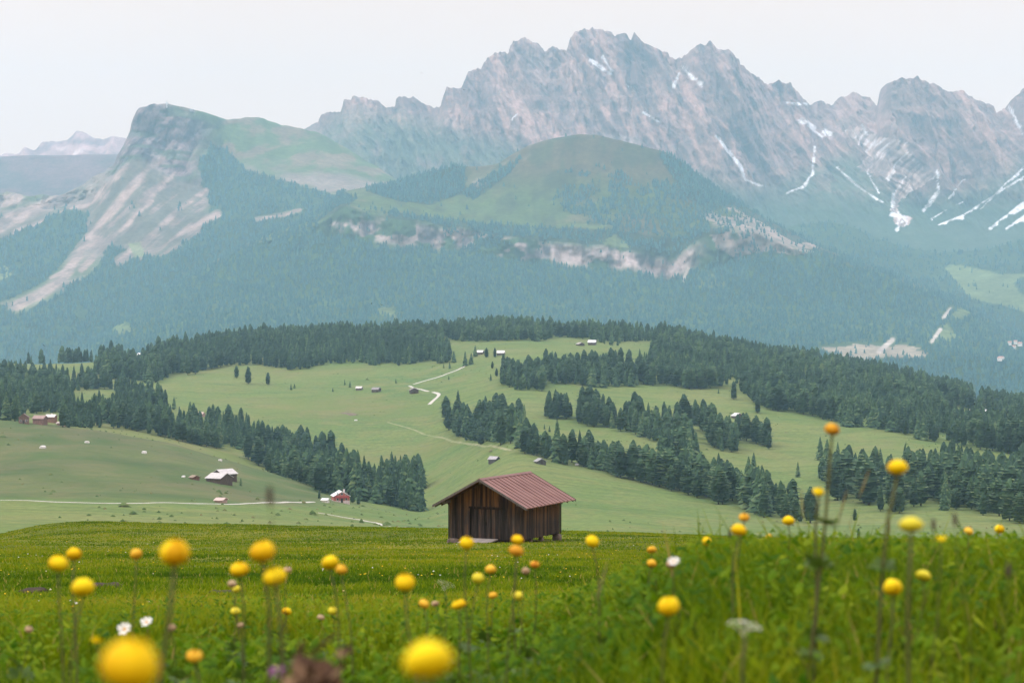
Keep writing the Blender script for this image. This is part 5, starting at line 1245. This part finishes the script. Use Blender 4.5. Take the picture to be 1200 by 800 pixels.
FL = [  # photo x, y of the head, width in photo pixels, kind, leaves up the stem, label
 (152, 779, 76, 'y', 0, 'huge blurred yellow globeflower cut by the bottom edge on the left'), (502, 774, 68, 'y', 0, 'huge blurred yellow globeflower near the bottom centre'),
 (205, 647, 38, 'y', 1, 'large yellow globeflower on a thick brown stem, upper left'), (308, 646, 31, 'y', 1, 'yellow globeflower, upper one of a close pair left of centre'), (322, 675, 31, 'y', 0, 'yellow globeflower, lower one of a close pair left of centre'),
 (68, 660, 24, 'y', 1, 'leftmost yellow globeflower of the upper left trio'), (87, 649, 20, 'y', 0, 'smaller yellow globeflower just above the leftmost one'), (97, 688, 29, 'y', 1, 'yellow globeflower lowest of the upper left trio'),
 (160, 649, 16, 'o', 1, 'small faded orange globeflower on a long brown stem left of the large one'), (281, 667, 23, 'y', 0, 'yellow globeflower directly left of the close pair'), (387, 659, 21, 'y', 0, 'yellow globeflower with an orange one touching its right side'),
 (400, 667, 16, 'o', 0, 'orange globeflower touching a yellow one on its left'), (475, 682, 26, 'y', 0, 'yellow globeflower alone left of the hut ramp, below it'), (547, 636, 19, 'y', 1, 'yellow globeflower in front of the hut ramp'),
 (606, 632, 16, 'y', 1, 'yellow globeflower in front of the hut corner, on top of an orange one'), (605, 645, 18, 'o', 0, 'orange globeflower directly under a yellow one at the hut corner'), (694, 634, 18, 'y', 0, 'yellow globeflower just right of the hut against green turf'),
 (627, 661, 13, 'o', 0, 'small orange globeflower below the right hut corner'), (616, 669, 11, 'b', 0, 'small pinkish bud below the right hut corner'), (575, 667, 14, 'o', 0, 'small dull orange globeflower below the hut ramp'), (560, 677, 17, 'l', 0, 'lemon globeflower below the dull orange one under the ramp'),
 (538, 708, 19, 'y', 0, 'flattish yellow globeflower low under the ramp'), (497, 707, 14, 'o', 0, 'orange globeflower left of the flattish low yellow one'), (510, 707, 10, 'b', 0, 'pale bud between an orange and a yellow low globeflower'), (578, 697, 11, 'o', 0, 'tiny orange bloom low in the grass below the hut'), (607, 698, 15, 'l', 0, 'lemon bloom low in the grass below the hut corner'),
 (784, 710, 28, 'y', 0, 'bright yellow globeflower alone low right of centre'), (764, 644, 12, 'o', 0, 'upper orange bloom of a stacked pair right of the hut'), (764, 660, 13, 'o', 1, 'lower orange bloom of a stacked pair right of the hut'), (786, 661, 12, 'b', 0, 'pinkish bud touching a white flower right of the hut'),
 (828, 634, 13, 'y', 0, 'yellow bloom above a smaller one left of the grassy rise'), (825, 653, 11, 'l', 0, 'small lemon bloom under a yellow one left of the grassy rise'), (866, 621, 20, 'y', 1, 'yellow globeflower at the left end of the grassy rise'), (872, 606, 14, 'o', 0, 'orange globeflower peeping above the yellow one at the rise'),
 (924, 610, 15, 'y', 1, 'yellow bloom on a leafy stem on the grassy rise, with no companion'), (901, 629, 9, 'o', 0, 'small reddish bud on the grassy rise'), (975, 503, 20, 'o', 3, 'tallest flower, orange globe above dark leaves against the pasture'), (959, 576, 14, 'y', 2, 'small yellow side bloom beside the stem of the tallest flower'),
 (1052, 548, 24, 'y', 2, 'second tall yellow globeflower standing against the lower right wood'), (1068, 615, 30, 'l', 0, 'big lemon globeflower on the skyline of the grassy rise'), (1046, 688, 25, 'y', 0, 'deep yellow globeflower tilted in the right grass'), (1082, 674, 20, 'l', 0, 'lemon globeflower right of the deep yellow tilted one'),
 (1103, 634, 21, 'f', 0, 'flat orange-yellow bloom on the right skyline of the rise'), (1135, 622, 12, 'o', 0, 'small pale orange bloom on the right skyline of the rise'), (1171, 620, 13, 'y', 0, 'rightmost small yellow bloom on the skyline of the rise'), (1105, 658, 11, 'l', 0, 'small lemon bud low in the right grass'), (888, 672, 12, 'l', 0, 'greenish lemon bud low on the left of the rise'),
 (113, 753, 21, 'f', 0, 'flat orange-yellow bloom above left of the huge globeflower'), (228, 768, 22, 'o', 0, 'faded orange globeflower right of the huge left one'), (272, 684, 12, 'b', 0, 'pale brownish bud below left of the close pair'), (277, 690, 12, 'l', 0, 'greenish bud next to the pale brownish one'), (337, 667, 10, 'b', 0, 'brownish bud hiding behind the close pair'),
 (276, 716, 13, 'l', 0, 'small dull yellow bloom low under the close pair on the left'), (336, 716, 12, 'y', 0, 'small yellow bloom low under the close pair on the right'), (390, 715, 12, 'l', 0, 'small dull yellow bloom under the touching yellow and orange pair'), (376, 723, 9, 'b', 0, 'dull bud left of the dull yellow bloom'), (282, 732, 9, 'b', 0, 'lowest brownish bud under the small dull yellow bloom'),
 (146, 737, 17, 'w', 0, 'white daisy, left of two above the huge globeflower'), (172, 729, 15, 'w', 0, 'white daisy, right of two above the huge globeflower'), (201, 735, 12, 'b', 0, 'greyish seed bud right of the two daisies'), (34, 737, 11, 'b', 0, 'pale greyish bud alone at the left edge'),
 (522, 684, 24, 'u', 0, 'cream umbel in the grass below the ramp'), (873, 733, 44, 'u', 0, 'large blurred cream umbel low on the right'), (790, 658, 20, 'w', 0, 'white ragged flower right of the hut beside a pinkish bud'), (866, 673, 15, 'w', 0, 'small white flower at the left foot of the rise'), (888, 628, 14, 'u', 0, 'pale cream umbel behind the grass of the rise'),
 (325, 788, 26, 'c', 0, 'pink-purple clover beside the withered brown plant'), (316, 580, 14, 'p', 0, 'dark plantain head alone against the near knoll'), (1119, 608, 10, 'p', 0, 'dark plantain head, right of two on the right skyline'), (1094, 614, 9, 'p', 0, 'grey plantain head, left of two on the right skyline'), (1182, 668, 12, 'p', 0, 'black plantain head low near the right edge'), (855, 625, 6, 'p', 0, 'tiny dark plantain head left of the grassy rise'),
 (988, 590, 8, 't', 0, 'slanting green grass stalk right of the tallest flower'), (940, 590, 8, 't', 0, 'brown grass stalk left of the tallest flower'), (1013, 566, 8, 't', 0, 'tall pale grass stalk leaning right between the two tall flowers'), (706, 679, 10, 't', 0, 'pale grass stalk leaning right below the hut corner'), (1042, 611, 6, 't', 0, 'short green grass stalk left of the big lemon globeflower'),
]
EXTRAY = {(975, 503): 3.7, (959, 576): 3.75, (1052, 548): 3.2}
for idx, (a, b_, wpx, kd, nl_, lb) in enumerate(FL):
    Y = SIZE[kd] * F / wpx
    Y = EXTRAY.get((a, b_), Y); dia = .90 * wpx * Y / F
    if kd in 'pt': dia = wpx * Y / F
    X = (a - CX) / F * Y; Z = -(b_ - CY) / F * Y
    lean = {(988, 590): -.10, (1013, 566): -.13, (706, 679): -.09, (1052, 548): -.05, (975, 503): -.05, (940, 590): .02}.get((a, b_), rr.uniform(-.035, .035))
    bx_, by_ = X + lean, Y + rr.uniform(-.05, .05)
    gz = float(H(bx_, by_))
    if Z - gz < .09: gz = Z - .09 if Z - gz > 0 else gz
    root = empty(KIND[kd], (bx_, by_, gz)); tag(root, lb, 'flower' if kd not in 'pt' else ('seed head' if kd == 'p' else 'grass stalk'), 'flowers of the foreground meadow')
    hx, hy, hz_ = X - bx_, Y - by_, Z - gz
    sr = {'y': .0030, 'o': .0026, 'l': .0024, 'b': .0017, 'f': .0016, 'w': .0014, 'c': .0016, 'p': .0009, 't': .0008, 'u': .0022}[kd]
    sr *= .72
    if wpx >= 30 or (a, b_) in EXTRAY: sr = .0032
    pts = []
    for q in np.linspace(0, 1, 8):
        pts.append((hx * q ** 1.5 + .006 * math.sin(q * 5 + idx), hy * q, (hz_ - dia * .38) * q - (.03 if q == 0 else 0)))
    pts[-1] = (hx, hy, hz_ - dia * (.38 if kd in 'yolb' else (.02 if kd in 'wf' else .3)))
    MB().tube(pts, [sr * (1.15 - .35 * q) for q in np.linspace(0, 1, 8)], 6, .5).build('stem', M_stem, root, True)
    me = GL[kd][idx % 3] if kd in GL else {'f': RAY['f'], 'w': RAY['w'], 'c': CLOV, 'p': SPIK, 't': SPIKT, 'u': UMB}[kd]
    h = obj('seed_head' if kd in 'pt' else 'blossom', me, root); h.location = (hx, hy, hz_)
    h.rotation_euler = (rr.uniform(-.4, .4), rr.uniform(-.4, .4), rr.uniform(0, 6.28))
    if kd in 'pt': h.scale = (dia, dia, dia * 1.7) if kd == 'p' else (dia * .55, dia * .55, dia * 4.5); h.rotation_euler = (0, math.atan2(hx, hz_) * 1.2, 0)
    else: h.scale = (dia * rr.uniform(.92, 1.08), dia * rr.uniform(.92, 1.08), dia * rr.uniform(.76, .94)) if kd in 'yolb' else (dia,) * 3
    if (a, b_) in ((538, 708), (1082, 674), (1068, 615)): h.scale[2] *= .8
    if kd == 'w':
        h.rotation_euler = (R(52) if (a, b_) == (146, 737) else R(40), R(-18), 0); h.scale = (dia * (1.15 if b_ > 700 else .8),) * 3
        c_ = obj('centre', DISC, h)
    for q in range(nl_):
        f_ = [.62, .80, .42][q] if (a, b_) == (975, 503) else [.5, .72, .3][q]
        i = int(f_ * 7); p_ = pts[i]
        for s_ in range(3 if (a, b_) in EXTRAY else 2):
            l_ = obj('leaf', LEAF[(q + s_) % 3], root); l_.location = p_
            l_.rotation_euler = (rr.uniform(-.5, .5), rr.uniform(-.9, .5), s_ * (2.2 if nl_ > 1 else 3.0) + rr.uniform(-.4, .4) + (q * 1.1)); l_.scale = (rr.uniform(.022, .034),) * 3
    for s_ in range(3):   # leaves at the foot, in the grass
        l_ = obj('leaf', LEAF[s_], root); l_.location = (0, 0, .03 + .03 * s_); l_.rotation_euler = (0, rr.uniform(-.9, -.4), s_ * 2.1 + rr.uniform(-.5, .5)); l_.scale = (rr.uniform(.04, .07),) * 3
# withered plant and a molehill
def withered(px, py, wpx, Y, lb):
    X, Z = (px - CX) / F * Y, -(py - CY) / F * Y; gz = float(H(X, Y)); hh = Z - gz
    root = empty('withered_plant', (X, Y, gz)); tag(root, lb, 'plant')
    b = MB(); b2 = MB(); wd = wpx * Y / F
    for j in range(9):
        ex, ey = rr.gauss(0, .28) * wd, rr.gauss(0, .2) * wd; top = hh * rr.uniform(.8, 1.05)
        b.tube([(rr.uniform(-.02, .02), rr.uniform(-.02, .02), -.02), (ex * .5, ey * .5, top * .6), (ex, ey, top)], [.003, .002, .0012], 5, rr.uniform(.3, .9))
        for k in range(26):
            c = Vector((ex + rr.gauss(0, .012), ey + rr.gauss(0, .012), top * rr.uniform(.72, 1.06))); s_ = rr.uniform(.006, .014)
            u_ = Vector((rr.gauss(0, 1), rr.gauss(0, 1), rr.gauss(0, 1))).normalized(); w_ = u_.orthogonal() * .6
            b2.add([c - u_ * s_, c + w_ * s_, c + u_ * s_, c - w_ * s_], [(0, 1, 2, 3)], tint=rr.uniform(.05, .9))
    b.build('stem', M_brn, root); b2.build('leaves', M_brn, root)
withered(366, 776, 62, 2.1, 'withered reddish brown plant low in the blurred grass left of centre')
m, nt = new_mat('bare_soil'); n = N(nt); co = n('ShaderNodeTexCoord').outputs['Object']
principled(n, n.ramp(n.noise(co, 12., 6, .7), [(.3, (.022, .017, .010)), (.7, (.075, .056, .030))]), .95, bump(n, n.noise(co, 20., 5), .8, .04)); M_soil = m
for px_, py_, s, lb in ((121, 692, .22, 'dark brown molehill on the left turf behind the lowest yellow globeflower'), (38, 697, .15, 'flatter brown molehill near the left edge of the turf'), (262, 700, .16, 'small crumbly molehill below the close pair of flowers')):
    X, Y, Z = hit(px_, py_, 12, 60)
    o = obj('molehill', stone_mesh('molehill', s, s * .8, s * .42, px_, M_soil, .5)); o.location = (X, Y, Z + .02); tag(o, lb, 'molehill')
